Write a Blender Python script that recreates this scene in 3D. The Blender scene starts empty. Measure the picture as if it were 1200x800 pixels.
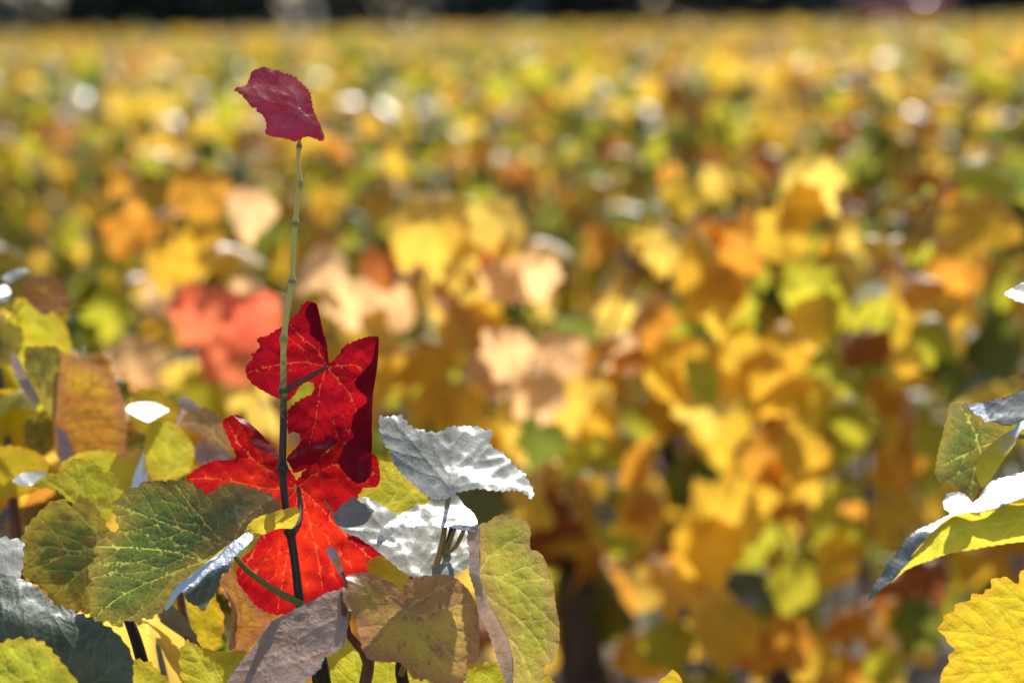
import bpy, math, random
import numpy as np
from mathutils import Vector, Matrix, noise
from mathutils.geometry import delaunay_2d_cdt

random.seed(7)
rng = np.random.default_rng(7)
S = bpy.context.scene
COL = S.collection
R = math.radians

# ------------------------------------------------------------------ camera
CAM_H = 1.35
FPX = 85 / 36 * 1200.0            # focal length in pixels of the 1200 px wide photograph
PITCH = math.atan((400 - 31) / FPX)
cd = bpy.data.cameras.new('camera')
cam = bpy.data.objects.new('camera', cd)
COL.objects.link(cam)
cd.lens = 85
cd.sensor_width = 36
cd.clip_start = 0.05
cd.clip_end = 6000
cam.location = (0, 0, CAM_H)
cam.rotation_euler = (math.pi / 2 - PITCH, 0, 0)
cd.dof.use_dof = True
cd.dof.focus_distance = 1.60
cd.dof.aperture_fstop = 3.8
cd.dof.aperture_blades = 0
S.camera = cam

# ------------------------------------------------------------------ world, sun, exposure
SUN_EL, SUN_AZ = R(42), R(9)      # sun ahead of the camera, a little to the right
w = bpy.data.worlds.new('World')
S.world = w
w.use_nodes = True
nt = w.node_tree
bg = nt.nodes['Background']
sky = nt.nodes.new('ShaderNodeTexSky')
sky.sky_type = 'NISHITA'
sky.sun_disc = False
sky.sun_elevation = SUN_EL
sky.sun_rotation = SUN_AZ
sky.air_density = 1.0
sky.dust_density = 0.8
sky.ozone_density = 3.0
nt.links.new(sky.outputs[0], bg.inputs[0])
bg.inputs[1].default_value = 0.12
sl = bpy.data.lights.new('sun', 'SUN')
sl.energy = 4.6
sl.angle = R(0.5)
sl.color = (1.0, 0.95, 0.87)
so = bpy.data.objects.new('sun', sl)
COL.objects.link(so)
sdir = Vector((math.sin(SUN_AZ) * math.cos(SUN_EL), math.cos(SUN_AZ) * math.cos(SUN_EL), math.sin(SUN_EL)))
so.rotation_euler = sdir.to_track_quat('Z', 'Y').to_euler()
so.location = (3, 10, 12)
S.view_settings.view_transform = 'Standard'
S.view_settings.look = 'None'
S.view_settings.exposure = 0.45
S.view_settings.gamma = 1
S.view_settings.use_curve_mapping = False
S.cycles.use_denoising = True
S.cycles.max_bounces = 8
S.cycles.diffuse_bounces = 4
S.cycles.transmission_bounces = 6
S.cycles.sample_clamp_indirect = 6

# ------------------------------------------------------------------ helpers
def gz(x, y):
    """height of the ground: a gentle cross slope, rising to the right"""
    return 0.017 * x + 0.02 * math.sin(0.21 * y + 0.1 * x)

cp, sp = math.cos(PITCH), math.sin(PITCH)
def px_to_world(x, y, d):
    """arrays of photo pixels and distances (m, along the optical axis) -> world points"""
    x = np.asarray(x, float); y = np.asarray(y, float); d = np.asarray(d, float)
    u = (x - 600) / FPX * d
    v = -(y - 400) / FPX * d
    return np.stack([u, d * cp + v * sp, CAM_H - d * sp + v * cp], -1)

def new_obj(name, me, parent=None, mats=()):
    o = bpy.data.objects.new(name, me)
    COL.objects.link(o)
    if parent: o.parent = parent
    if me is not None:
        for m in mats: me.materials.append(m)
    return o

def tag(o, label=None, cat=None, group=None, kind=None):
    if label: o['label'] = label
    if cat: o['category'] = cat
    if group: o['group'] = group
    if kind: o['kind'] = kind
    return o

def empty(name, loc):
    o = bpy.data.objects.new(name, None)
    COL.objects.link(o)
    o.location = loc
    o.empty_display_size = 0.1
    return o

def mesh_from(name, V, F, smooth=True):
    me = bpy.data.meshes.new(name)
    me.from_pydata([tuple(map(float, v)) for v in V], [], [tuple(int(i) for i in f) for f in F])
    if smooth: me.polygons.foreach_set('use_smooth', [True] * len(me.polygons))
    me.update()
    return me

def catmull(P, step, closed):
    P = np.asarray(P, float); n = len(P)
    out = []
    rngi = range(n) if closed else range(n - 1)
    for i in rngi:
        if closed:
            p0, p1, p2, p3 = P[(i - 1) % n], P[i], P[(i + 1) % n], P[(i + 2) % n]
        else:
            p1, p2 = P[i], P[i + 1]
            p0 = P[i - 1] if i > 0 else 2 * p1 - p2
            p3 = P[i + 2] if i + 2 < n else 2 * p2 - p1
        k = max(1, int(np.linalg.norm((p2 - p1)) / step))
        for t in np.arange(k) / k:
            # tension 0.35 keeps corners crisp
            a = 0.35
            m1, m2 = a * (p2 - p0), a * (p3 - p1)
            out.append((2*t**3-3*t**2+1)*p1 + (t**3-2*t**2+t)*m1 + (-2*t**3+3*t**2)*p2 + (t**3-t**2)*m2)
    if not closed: out.append(P[-1])
    return np.array(out)

def tube_mesh(name, pts, radii, sides=8, step=None):
    """a tapered tube along world points (interpolated), with capped ends"""
    P = np.asarray(pts, float); rad = np.asarray(radii, float)
    Q = np.concatenate([P, rad[:, None]], 1)
    if step: Q = catmull(Q, step, False)
    P, rad = Q[:, :3], Q[:, 3]
    n = len(P)
    T = np.gradient(P, axis=0)
    T /= np.linalg.norm(T, axis=1)[:, None] + 1e-9
    ref = np.array([0, 1, 0.0]) if abs(T[0][1]) < 0.8 else np.array([1.0, 0, 0])
    V, F = [], []
    a = np.cross(T[0], ref)
    for i in range(n):
        a = a - T[i] * a.dot(T[i]); a /= np.linalg.norm(a) + 1e-9
        b = np.cross(T[i], a)
        for k in range(sides):
            th = 2 * math.pi * k / sides
            V.append(P[i] + rad[i] * (math.cos(th) * a + math.sin(th) * b))
    for i in range(n - 1):
        for k in range(sides):
            k2 = (k + 1) % sides
            F.append((i*sides+k, i*sides+k2, (i+1)*sides+k2, (i+1)*sides+k))
    F.append(tuple(range(sides))[::-1])
    F.append(tuple((n-1)*sides + k for k in range(sides)))
    return mesh_from(name, V, F)

# ------------------------------------------------------------------ materials
def N(nt, t, **kw):
    n = nt.nodes.new(t)
    for k, v in kw.items(): setattr(n, k, v)
    return n

def mixc(nt, fac, a, b):
    m = N(nt, 'ShaderNodeMix', data_type='RGBA')
    for s, v in ((m.inputs[0], fac), (m.inputs[6], a), (m.inputs[7], b)):
        if isinstance(v, bpy.types.NodeSocket): nt.links.new(v, s)
        elif isinstance(v, (int, float)): s.default_value = v
        else: s.default_value = (*v, 1)
    return m.outputs[2]

def math_n(nt, op, a, b=0.5, clamp=False):
    m = N(nt, 'ShaderNodeMath', operation=op, use_clamp=clamp)
    for s, v in ((m.inputs[0], a), (m.inputs[1], b)):
        if isinstance(v, bpy.types.NodeSocket): nt.links.new(v, s)
        else: s.default_value = v
    return m.outputs[0]

def ramp(nt, v, lo, hi, a=0.0, b=1.0):
    m = N(nt, 'ShaderNodeMapRange', interpolation_type='SMOOTHSTEP')
    nt.links.new(v, m.inputs[0])
    m.inputs[1].default_value = lo; m.inputs[2].default_value = hi
    m.inputs[3].default_value = a; m.inputs[4].default_value = b
    return m.outputs[0]

def leaf_shader(m, col, tcol, trans, rough, spec, bump_h, bump_s, dist=0.001):
    nt = m.node_tree
    out = nt.nodes['Material Output']
    pb = nt.nodes['Principled BSDF']
    tr = N(nt, 'ShaderNodeBsdfTranslucent')
    mx = N(nt, 'ShaderNodeMixShader')
    nt.links.new(col, pb.inputs['Base Color'])
    nt.links.new(tcol, tr.inputs['Color'])
    pb.inputs['Roughness'].default_value = rough
    pb.inputs['Specular IOR Level'].default_value = spec
    # the translucent share replaces diffuse only: the cuticle's gloss stays on top
    add = N(nt, 'ShaderNodeMixShader')
    gl = N(nt, 'ShaderNodeBsdfGlossy')
    gl.inputs['Roughness'].default_value = rough
    fr = N(nt, 'ShaderNodeFresnel'); fr.inputs['IOR'].default_value = 1.0 + 0.8 * spec
    bp = N(nt, 'ShaderNodeBump')
    bp.inputs['Strength'].default_value = bump_s
    bp.inputs['Distance'].default_value = dist
    nt.links.new(bump_h, bp.inputs['Height'])
    for s in (pb, gl, tr): nt.links.new(bp.outputs[0], s.inputs['Normal'])
    pb.inputs['Specular IOR Level'].default_value = 0.0
    mx.inputs[0].default_value = trans
    nt.links.new(pb.outputs[0], mx.inputs[1]); nt.links.new(tr.outputs[0], mx.inputs[2])
    nt.links.new(fr.outputs[0], add.inputs[0])
    nt.links.new(mx.outputs[0], add.inputs[1]); nt.links.new(gl.outputs[0], add.inputs[2])
    nt.links.new(add.outputs[0], out.inputs['Surface'])

def sat(c, g):          # light passing through a leaf comes out brighter and purer than light off its face
    mx = max(c)
    return tuple(min(1.0, mx * g * (v / mx) ** 1.25) for v in c)

def hero_leaf_mat(name, c1, c2, ce, cs, cv, trans=0.6, gain=1.5, rough=0.42, spec=0.5, spots=0.35, veinw=1.5, veinmix=0.8,
                  net=0.35, edge=14, bump=0.6, seed=0.0, nscale=2.2, felt=0.0):
    """leaf in close view: two blotched tones, a margin tone, spots, main veins and a fine net of veins"""
    m = bpy.data.materials.new(name); m.use_nodes = True
    nt = m.node_tree
    tc = N(nt, 'ShaderNodeUVMap')
    mp = N(nt, 'ShaderNodeMapping'); mp.inputs['Location'].default_value = (seed, seed * 0.7, seed)
    nt.links.new(tc.outputs[0], mp.inputs[0])
    n1 = N(nt, 'ShaderNodeTexNoise'); n1.inputs['Scale'].default_value = nscale; n1.inputs['Detail'].default_value = 4
    n2 = N(nt, 'ShaderNodeTexNoise'); n2.inputs['Scale'].default_value = 9; n2.inputs['Detail'].default_value = 6
    n2.inputs['Roughness'].default_value = 0.65
    n3 = N(nt, 'ShaderNodeTexNoise'); n3.inputs['Scale'].default_value = 42; n3.inputs['Detail'].default_value = 3
    vo = N(nt, 'ShaderNodeTexVoronoi', feature='DISTANCE_TO_EDGE'); vo.inputs['Scale'].default_value = 11
    vo2 = N(nt, 'ShaderNodeTexVoronoi', feature='DISTANCE_TO_EDGE'); vo2.inputs['Scale'].default_value = 26
    for t in (n1, n2, n3, vo, vo2): nt.links.new(mp.outputs[0], t.inputs['Vector'])
    vd = N(nt, 'ShaderNodeAttribute', attribute_name='vein'); ed = N(nt, 'ShaderNodeAttribute', attribute_name='rim')
    edj = math_n(nt, 'ADD', ed.outputs['Fac'], math_n(nt, 'MULTIPLY', math_n(nt, 'SUBTRACT', n2.outputs[0], 0.5), edge * 1.6))
    col = mixc(nt, ramp(nt, n1.outputs[0], 0.40, 0.62), c1, c2)
    col = mixc(nt, ramp(nt, edj, 0.0, edge, 0.85, 0.0), col, ce)
    sp_ = ramp(nt, n2.outputs[0], 0.52, 0.70)
    col = mixc(nt, math_n(nt, 'MULTIPLY', sp_, spots), col, cs)
    col = mixc(nt, math_n(nt, 'MULTIPLY', ramp(nt, n3.outputs[0], 0.58, 0.72), spots * 0.7), col, cs)
    netf = math_n(nt, 'MAXIMUM', ramp(nt, vo.outputs[0], 0.0, 0.10, net * 0.6, 0.0), ramp(nt, vo2.outputs[0], 0.0, 0.14, net * 0.4, 0.0))
    col = mixc(nt, netf, col, cv)
    vf = ramp(nt, vd.outputs['Fac'], veinw * 0.25, veinw, veinmix, 0.0)
    col = mixc(nt, vf, col, cv)
    tcol = N(nt, 'ShaderNodeGamma'); tcol.inputs[1].default_value = 1.12
    nt.links.new(col, tcol.inputs[0])
    tm = N(nt, 'ShaderNodeMix', data_type='RGBA', blend_type='MULTIPLY', clamp_result=True); tm.inputs[0].default_value = 1
    nt.links.new(tcol.outputs[0], tm.inputs[6]); tm.inputs[7].default_value = (gain, gain, gain, 1)
    h = math_n(nt, 'MULTIPLY', ramp(nt, vo.outputs[0], 0.0, 0.40), 0.30)
    h = math_n(nt, 'ADD', h, math_n(nt, 'MULTIPLY', ramp(nt, vo2.outputs[0], 0, 0.4), 0.12))
    h = math_n(nt, 'ADD', h, math_n(nt, 'MULTIPLY', n2.outputs[0], 0.9))
    h = math_n(nt, 'ADD', h, ramp(nt, vd.outputs['Fac'], 0.0, 3.0, 0.0, 0.35))
    face = mixc(nt, felt, col, (0.22, 0.23, 0.18))      # pale down on the face; sheen put into the colour on the tip leaf
    leaf_shader(m, face, tm.outputs[2], trans, rough, spec, h, bump, 0.0012)
    return m

def field_leaf_mat(name, c1, c2, gain=1.20, trans=0.68, rough=0.46, spec=0.17):
    """leaf of the vines further off; every leaf picks its own tone between two"""
    m = bpy.data.materials.new(name); m.use_nodes = True
    nt = m.node_tree
    oi = N(nt, 'ShaderNodeObjectInfo'); ge = N(nt, 'ShaderNodeNewGeometry'); tc = N(nt, 'ShaderNodeUVMap')
    rn = math_n(nt, 'FRACT', math_n(nt, 'ADD', oi.outputs['Random'], ge.outputs['Random Per Island']))
    n1 = N(nt, 'ShaderNodeTexNoise', noise_dimensions='4D'); n1.inputs['Scale'].default_value = 2.6; n1.inputs['Detail'].default_value = 4
    nt.links.new(tc.outputs[0], n1.inputs['Vector'])
    nt.links.new(math_n(nt, 'MULTIPLY', rn, 37.0), n1.inputs['W'])
    f = math_n(nt, 'ADD', math_n(nt, 'MULTIPLY', rn, 0.75), math_n(nt, 'MULTIPLY', math_n(nt, 'SUBTRACT', n1.outputs[0], 0.45), 1.6), True)
    col = mixc(nt, f, c1, c2)
    br = (c2[0] * 0.45, c2[1] * 0.3, c2[2] * 0.3)
    col = mixc(nt, ramp(nt, n1.outputs[0], 0.58, 0.75, 0, 0.7), col, br)
    at = N(nt, 'ShaderNodeAttribute', attribute_name='vein')
    col = mixc(nt, ramp(nt, at.outputs['Fac'], 0.004, 0.02, 0.45, 0.0), col, tuple(min(1, v * 1.25 + 0.03) for v in c1))
    tm = N(nt, 'ShaderNodeMix', data_type='RGBA', blend_type='MULTIPLY', clamp_result=True); tm.inputs[0].default_value = 1
    nt.links.new(col, tm.inputs[6]); tm.inputs[7].default_value = (gain, gain, gain * 0.9, 1)
    leaf_shader(m, col, tm.outputs[2], trans, rough, spec, n1.outputs[0], 0.25, 0.004)
    return m

def bark_mat(name, c1, c2, scale=60, rough=0.75, bump=0.6, gloss=0.3):
    m = bpy.data.materials.new(name); m.use_nodes = True
    nt = m.node_tree; pb = nt.nodes['Principled BSDF']
    tc = N(nt, 'ShaderNodeTexCoord'); mp = N(nt, 'ShaderNodeMapping'); mp.inputs['Scale'].default_value = (1, 1, 0.18)
    nt.links.new(tc.outputs['Object'], mp.inputs[0])
    n = N(nt, 'ShaderNodeTexNoise'); n.inputs['Scale'].default_value = scale * 3; n.inputs['Detail'].default_value = 6
    nt.links.new(mp.outputs[0], n.inputs['Vector'])
    nt.links.new(mixc(nt, ramp(nt, n.outputs[0], 0.35, 0.65), c1, c2), pb.inputs['Base Color'])
    pb.inputs['Roughness'].default_value = rough; pb.inputs['Specular IOR Level'].default_value = gloss
    b = N(nt, 'ShaderNodeBump'); b.inputs['Strength'].default_value = bump; b.inputs['Distance'].default_value = 0.002
    nt.links.new(n.outputs[0], b.inputs['Height']); nt.links.new(b.outputs[0], pb.inputs['Normal'])
    return m

M = {}
# close leaves
def HL(key, *c, **k): M[key] = hero_leaf_mat(key + '_leaf', *c, **k)
HL('crimson', (0.28, 0.004, 0.013), (0.47, 0.009, 0.014), (0.26, 0.003, 0.014), (0.12, 0.003, 0.012), (0.70, 0.18, 0.06),
   trans=0.70, gain=1.1, rough=0.60, spec=0.22, spots=0.65, veinw=1.0, veinmix=0.42, net=0.03, edge=26, seed=3.1, bump=0.3)
HL('scarlet', (0.38, 0.008, 0.012), (0.60, 0.034, 0.013), (0.33, 0.004, 0.012), (0.22, 0.003, 0.010), (0.76, 0.22, 0.06),
   trans=0.72, gain=1.30, rough=0.60, spec=0.22, spots=0.55, veinw=1.0, veinmix=0.42, net=0.05, edge=30, seed=1.3, bump=0.3)
HL('maroon', (0.24, 0.006, 0.022), (0.30, 0.008, 0.022), (0.30, 0.005, 0.02), (0.13, 0.004, 0.02), (0.20, 0.03, 0.04),
   trans=0.50, gain=1.0, rough=0.58, spec=0.16, spots=0.4, veinmix=0.4, net=0.05, seed=4.0, bump=0.4)
HL('tip', (0.31, 0.055, 0.115), (0.38, 0.035, 0.075), (0.34, 0.02, 0.05), (0.16, 0.02, 0.05), (0.26, 0.04, 0.06),
   trans=0.6, gain=3.0, rough=0.60, spec=0.022, spots=0.5, veinmix=0.5, net=0.05, seed=4.4, bump=0.6, nscale=5, felt=0.28)  # sheen of the tip leaf painted as grey in its face colour
HL('green_gold', (0.075, 0.150, 0.022), (0.15, 0.20, 0.028), (0.34, 0.25, 0.040), (0.22, 0.08, 0.03), (0.62, 0.60, 0.12),
   trans=0.5, gain=1.6, rough=0.58, spec=0.2, spots=0.32, veinw=1.2, veinmix=0.95, net=0.3, edge=30, seed=5.5, bump=0.45, felt=0.42)
HL('dusty', (0.33, 0.32, 0.255), (0.39, 0.375, 0.31), (0.38, 0.365, 0.30), (0.09, 0.11, 0.075), (0.19, 0.22, 0.15),
   trans=0.18, gain=1.0, rough=0.74, spec=0.12, spots=0.35, veinw=1.4, veinmix=0.5, net=0.10, edge=8, bump=0.6, seed=7.7)  # pale grey base holds the sun's sheen on dull green leaves
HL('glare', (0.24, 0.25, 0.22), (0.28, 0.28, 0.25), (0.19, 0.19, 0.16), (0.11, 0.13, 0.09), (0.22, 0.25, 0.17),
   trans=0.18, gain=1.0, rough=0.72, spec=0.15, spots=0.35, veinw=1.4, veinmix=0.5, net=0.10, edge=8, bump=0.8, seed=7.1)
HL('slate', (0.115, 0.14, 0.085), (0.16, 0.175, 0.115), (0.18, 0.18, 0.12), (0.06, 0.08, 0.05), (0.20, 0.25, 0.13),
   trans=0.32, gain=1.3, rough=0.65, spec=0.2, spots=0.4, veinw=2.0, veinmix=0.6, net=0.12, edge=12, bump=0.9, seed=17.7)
HL('olive', (0.46, 0.42, 0.055), (0.36, 0.36, 0.05), (0.42, 0.30, 0.10), (0.34, 0.14, 0.05), (0.60, 0.56, 0.14),
   trans=0.58, gain=1.6, rough=0.6, spec=0.24, spots=0.6, veinw=1.3, veinmix=0.7, net=0.14, edge=24, seed=9.2, bump=0.4, felt=0.25)
HL('brown', (0.56, 0.42, 0.085), (0.44, 0.26, 0.11), (0.46, 0.23, 0.11), (0.20, 0.09, 0.06), (0.55, 0.46, 0.14),
   trans=0.52, gain=1.55, rough=0.6, spec=0.26, spots=0.65, veinw=1.3, veinmix=0.7, net=0.14, edge=24, seed=2.4, bump=0.5, felt=0.15)
HL('mauve', (0.56, 0.39, 0.31), (0.47, 0.29, 0.21), (0.54, 0.39, 0.33), (0.34, 0.18, 0.13), (0.44, 0.34, 0.25),
   trans=0.32, gain=1.3, rough=0.62, spec=0.12, spots=0.5, veinw=1.4, veinmix=0.45, net=0.14, edge=10, bump=0.7, seed=6.6)
HL('lime', (0.50, 0.50, 0.045), (0.62, 0.55, 0.055), (0.64, 0.50, 0.05), (0.48, 0.30, 0.03), (0.66, 0.64, 0.14),
   trans=0.64, gain=1.6, rough=0.6, spec=0.24, spots=0.4, veinw=1.2, veinmix=0.5, net=0.12, edge=14, seed=8.1, bump=0.4)
HL('yellow', (0.72, 0.52, 0.035), (0.66, 0.54, 0.035), (0.74, 0.44, 0.04), (0.62, 0.27, 0.02), (0.52, 0.42, 0.05),
   trans=0.62, gain=1.5, rough=0.6, spec=0.22, spots=0.45, veinw=1.2, veinmix=0.5, net=0.15, edge=12, seed=11.0, bump=0.4)
HL('amber', (0.50, 0.24, 0.035), (0.58, 0.36, 0.04), (0.40, 0.18, 0.09), (0.30, 0.08, 0.03), (0.36, 0.17, 0.04),
   trans=0.58, gain=1.5, rough=0.6, spec=0.26, spots=0.65, veinw=1.8, veinmix=0.7, net=0.15, edge=20, seed=12.3, bump=0.4)
HL('rust_green', (0.075, 0.105, 0.024), (0.15, 0.15, 0.030), (0.42, 0.32, 0.04), (0.24, 0.06, 0.03), (0.40, 0.38, 0.09),
   trans=0.52, gain=1.5, rough=0.6, spec=0.24, spots=0.6, veinw=1.3, veinmix=0.5, net=0.12, edge=30, seed=13.7, bump=0.4, felt=0.15)
# leaves of the field
FIELD = [field_leaf_mat(*a) for a in (
    ('gold_leaf', (0.73, 0.47, 0.050), (0.70, 0.38, 0.035)),
    ('lemon_leaf', (0.78, 0.54, 0.110), (0.76, 0.46, 0.065)),
    ('orange_leaf', (0.72, 0.35, 0.045), (0.60, 0.23, 0.030)),
    ('lime_green_leaf', (0.48, 0.42, 0.035), (0.36, 0.35, 0.030)),
    ('leaf_green', (0.11, 0.15, 0.025), (0.20, 0.21, 0.03)),
    ('russet_leaf', (0.40, 0.15, 0.035), (0.30, 0.09, 0.030)),
    ('salmon_leaf', (0.82, 0.54, 0.27), (0.78, 0.42, 0.21)),
    ('red_leaf', (0.78, 0.14, 0.075), (0.72, 0.22, 0.10)),
    ('grey_green_leaf', (0.20, 0.22, 0.14), (0.16, 0.19, 0.10)),
)]
M['bark'] = bark_mat('vine_bark', (0.10, 0.065, 0.045), (0.045, 0.03, 0.022), 30, 0.85, 1.0)
M['cane'] = bark_mat('cane_bark', (0.22, 0.10, 0.045), (0.13, 0.06, 0.03), 60)
M['dark_cane'] = bark_mat('dark_cane_bark', (0.030, 0.016, 0.018), (0.018, 0.011, 0.012), 80, 0.5, 0.5, 0.4)
M['petiole'] = bark_mat('petiole_skin', (0.26, 0.20, 0.05), (0.22, 0.14, 0.04), 40, 0.5, 0.2)
M['petiole_green'] = bark_mat('green_petiole_skin', (0.24, 0.24, 0.06), (0.20, 0.19, 0.05), 40, 0.45, 0.2)
M['petiole_red'] = bark_mat('red_petiole_skin', (0.26, 0.06, 0.045), (0.18, 0.045, 0.035), 40, 0.45, 0.2)
M['petiole_tan'] = bark_mat('tan_petiole_skin', (0.42, 0.24, 0.08), (0.32, 0.17, 0.06), 40, 0.5, 0.2)

def shoot_mat():
    m = bpy.data.materials.new('shoot_skin'); m.use_nodes = True
    nt = m.node_tree; pb = nt.nodes['Principled BSDF']
    at = N(nt, 'ShaderNodeAttribute', attribute_name='age')
    tc = N(nt, 'ShaderNodeTexCoord'); n = N(nt, 'ShaderNodeTexNoise'); n.inputs['Scale'].default_value = 260; n.inputs['Detail'].default_value = 5
    nt.links.new(tc.outputs['Object'], n.inputs['Vector'])
    f = math_n(nt, 'ADD', at.outputs['Fac'], math_n(nt, 'MULTIPLY', math_n(nt, 'SUBTRACT', n.outputs[0], 0.5), 0.22))
    c = mixc(nt, ramp(nt, f, 0.44, 0.60), (0.76, 0.58, 0.12), (0.040, 0.016, 0.016))
    nd = N(nt, 'ShaderNodeAttribute', attribute_name='node')
    c = mixc(nt, nd.outputs['Fac'], c, (0.035, 0.016, 0.012))
    nt.links.new(c, pb.inputs['Base Color'])
    pb.inputs['Roughness'].default_value = 0.42
    b = N(nt, 'ShaderNodeBump'); b.inputs['Strength'].default_value = 0.4; b.inputs['Distance'].default_value = 0.001
    nt.links.new(n.outputs[0], b.inputs['Height']); nt.links.new(b.outputs[0], pb.inputs['Normal'])
    return m
M['shoot'] = shoot_mat()

def soil_mat():
    m = bpy.data.materials.new('soil'); m.use_nodes = True
    nt = m.node_tree; pb = nt.nodes['Principled BSDF']
    tc = N(nt, 'ShaderNodeTexCoord')
    n = N(nt, 'ShaderNodeTexNoise'); n.inputs['Scale'].default_value = 1.4; n.inputs['Detail'].default_value = 8
    n2 = N(nt, 'ShaderNodeTexNoise'); n2.inputs['Scale'].default_value = 24; n2.inputs['Detail'].default_value = 6
    v = N(nt, 'ShaderNodeTexVoronoi'); v.inputs['Scale'].default_value = 16
    for t in (n, n2, v): nt.links.new(tc.outputs['Object'], t.inputs['Vector'])
    c = mixc(nt, ramp(nt, n2.outputs[0], 0.35, 0.65), (0.13, 0.09, 0.06), (0.22, 0.17, 0.12))
    c = mixc(nt, ramp(nt, n.outputs[0], 0.5, 0.64), c, (0.08, 0.11, 0.035))
    c = mixc(nt, ramp(nt, v.outputs['Distance'], 0.12, 0.2, 0.7, 0), c, (0.34, 0.31, 0.27))
    nt.links.new(c, pb.inputs['Base Color']); pb.inputs['Roughness'].default_value = 0.95
    b = N(nt, 'ShaderNodeBump'); b.inputs['Strength'].default_value = 0.8; b.inputs['Distance'].default_value = 0.03
    nt.links.new(n2.outputs[0], b.inputs['Height']); nt.links.new(b.outputs[0], pb.inputs['Normal'])
    return m
M['soil'] = soil_mat()

# ------------------------------------------------------------------ ground
def build_ground():
    ys = np.concatenate([np.arange(-6, 12, 0.5), np.arange(12, 110, 3), [150, 250, 500, 1000, 2500]])
    xs = np.concatenate([[-2500, -600, -150], np.arange(-60, -6, 4), np.arange(-6, 6.1, 0.5), np.arange(10, 61, 4), [150, 600, 2500]])
    V = []
    for y in ys:
        for x in xs:
            xx = max(-60, min(60, x))
            fall = 0 if y < 110 else -(y - 110) * 0.004
            z = gz(xx, min(y, 110)) + fall
            if abs(x) < 7 and y < 12: z += 0.03 * noise.noise(Vector((x * 1.7, y * 1.7, 0)))
            V.append((x, y, z))
    nx = len(xs)
    F = [(j*nx+i, j*nx+i+1, (j+1)*nx+i+1, (j+1)*nx+i) for j in range(len(ys)-1) for i in range(nx-1)]
    o = new_obj('ground', mesh_from('ground', V, F), None, [M['soil']])
    tag(o, 'brown stony soil between the vine rows', 'ground', kind='structure')
build_ground()

# ------------------------------------------------------------------ generic vine leaf meshes
RT = np.array([(0, .60), (14, .50), (27, .40), (40, .50), (54, .56), (68, .47), (84, .38), (100, .45), (118, .46), (138, .40), (158, .37), (170, .33), (180, .27)])
def leaf_template(seed, n_out, rings, droop, fold, wave, teeth):
    """one vine leaf of unit width: junction at the origin, midrib along +Y; returns V, F, vein distance, uv; petiole included"""
    r = np.random.default_rng(seed)
    k1, k2 = r.uniform(0.85, 1.12, 2)
    lob = r.uniform(0.25, 0.85)
    th = np.linspace(-180, 180, n_out, endpoint=False) + 180 / n_out
    rad = np.interp(np.abs(th), RT[:, 0], RT[:, 1])
    sm = np.interp(np.abs(th), [0, 60, 120, 165, 180], [.52, .48, .44, .34, .28])
    rad = sm + (rad - sm) * lob
    rad *= np.where(th > 0, k1, k2)
    tt = np.arange(n_out); a0 = np.radians(th)
    rad *= 1 + teeth * np.where(tt % 2 == 0, 1, -1) * r.uniform(0.5, 1.3, n_out)
    rad *= 1 + 0.07 * np.sin(a0 * 4 + r.uniform(0, 6)) + 0.05 * np.sin(a0 * 7 + r.uniform(0, 6))
    a = np.radians(th)
    P = [np.zeros((1, 2))]
    for k in range(1, rings + 1):
        f = (k / rings) ** 0.9
        P.append(np.stack([np.sin(a) * rad * f, np.cos(a) * rad * f], 1))
    P = np.concatenate(P)
    F = []
    for i in range(n_out):
        F.append((0, 1 + (i + 1) % n_out, 1 + i))
    for k in range(1, rings):
        o1, o2 = 1 + (k - 1) * n_out, 1 + k * n_out
        for i in range(n_out):
            j = (i + 1) % n_out
            F.append((o1 + i, o1 + j, o2 + j, o2 + i))
    x, y = P[:, 0], P[:, 1]
    rr = np.hypot(x, y)
    an = np.arctan2(x, y)
    ph = r.uniform(0, 6.28, 3)
    z = -droop * rr ** 2 * 1.6 - fold * np.abs(x) * 0.8 + wave * rr ** 1.5 * (np.sin(3 * an + ph[0]) + 0.7 * np.sin(5 * an + ph[1]))
    z += 0.06 * r.normal() * x
    V = np.stack([x, y, z], 1)
    vd = np.full(len(x), 9.0)
    for t in (0, 54, -54, 112, -112):
        d = np.array([math.sin(R(t)), math.cos(R(t))])
        s = np.clip(P @ d, 0, 0.55)
        vd = np.minimum(vd, np.hypot(*(P - s[:, None] * d).T))
    # petiole: a three-sided stalk bending back below the blade
    L = r.uniform(0.5, 0.75)
    st = np.array([(0, 0, 0.0), (0, -0.45 * L, -0.12 * L), (0, -0.85 * L, -0.45 * L)])
    base = len(V)
    PV = []
    for q in st:
        for k in range(3):
            t = 2 * math.pi * k / 3
            PV.append(q + 0.013 * np.array([math.cos(t), 0.3 * math.sin(t), math.sin(t)]))
    V = np.concatenate([V, PV])
    PF = []
    for i in range(2):
        for k in range(3):
            k2_ = (k + 1) % 3
            PF.append((base + i*3 + k, base + i*3 + k2_, base + (i+1)*3 + k2_, base + (i+1)*3 + k))
    vd = np.concatenate([vd, np.full(9, 0.03)])
    return V, F, PF, vd, st[-1]

NEAR_T = [leaf_template(100 + i, 40, 3, *p, 0.055) for i, p in enumerate(
    [(0.30, 0.10, 0.10), (0.55, 0.20, 0.16), (0.15, 0.45, 0.12), (0.70, 0.05, 0.20), (0.40, 0.30, 0.22), (-0.25, 0.15, 0.14), (0.20, 0.60, 0.10), (0.9, 0.2, 0.15)])]
FAR_T = [leaf_template(200 + i, 14, 1, *p, 0.0) for i, p in enumerate([(0.30, 0.10, 0.10), (0.5, 0.4, 0.15), (-0.2, 0.3, 0.1), (0.7, 0.1, 0.2)])]

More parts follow.
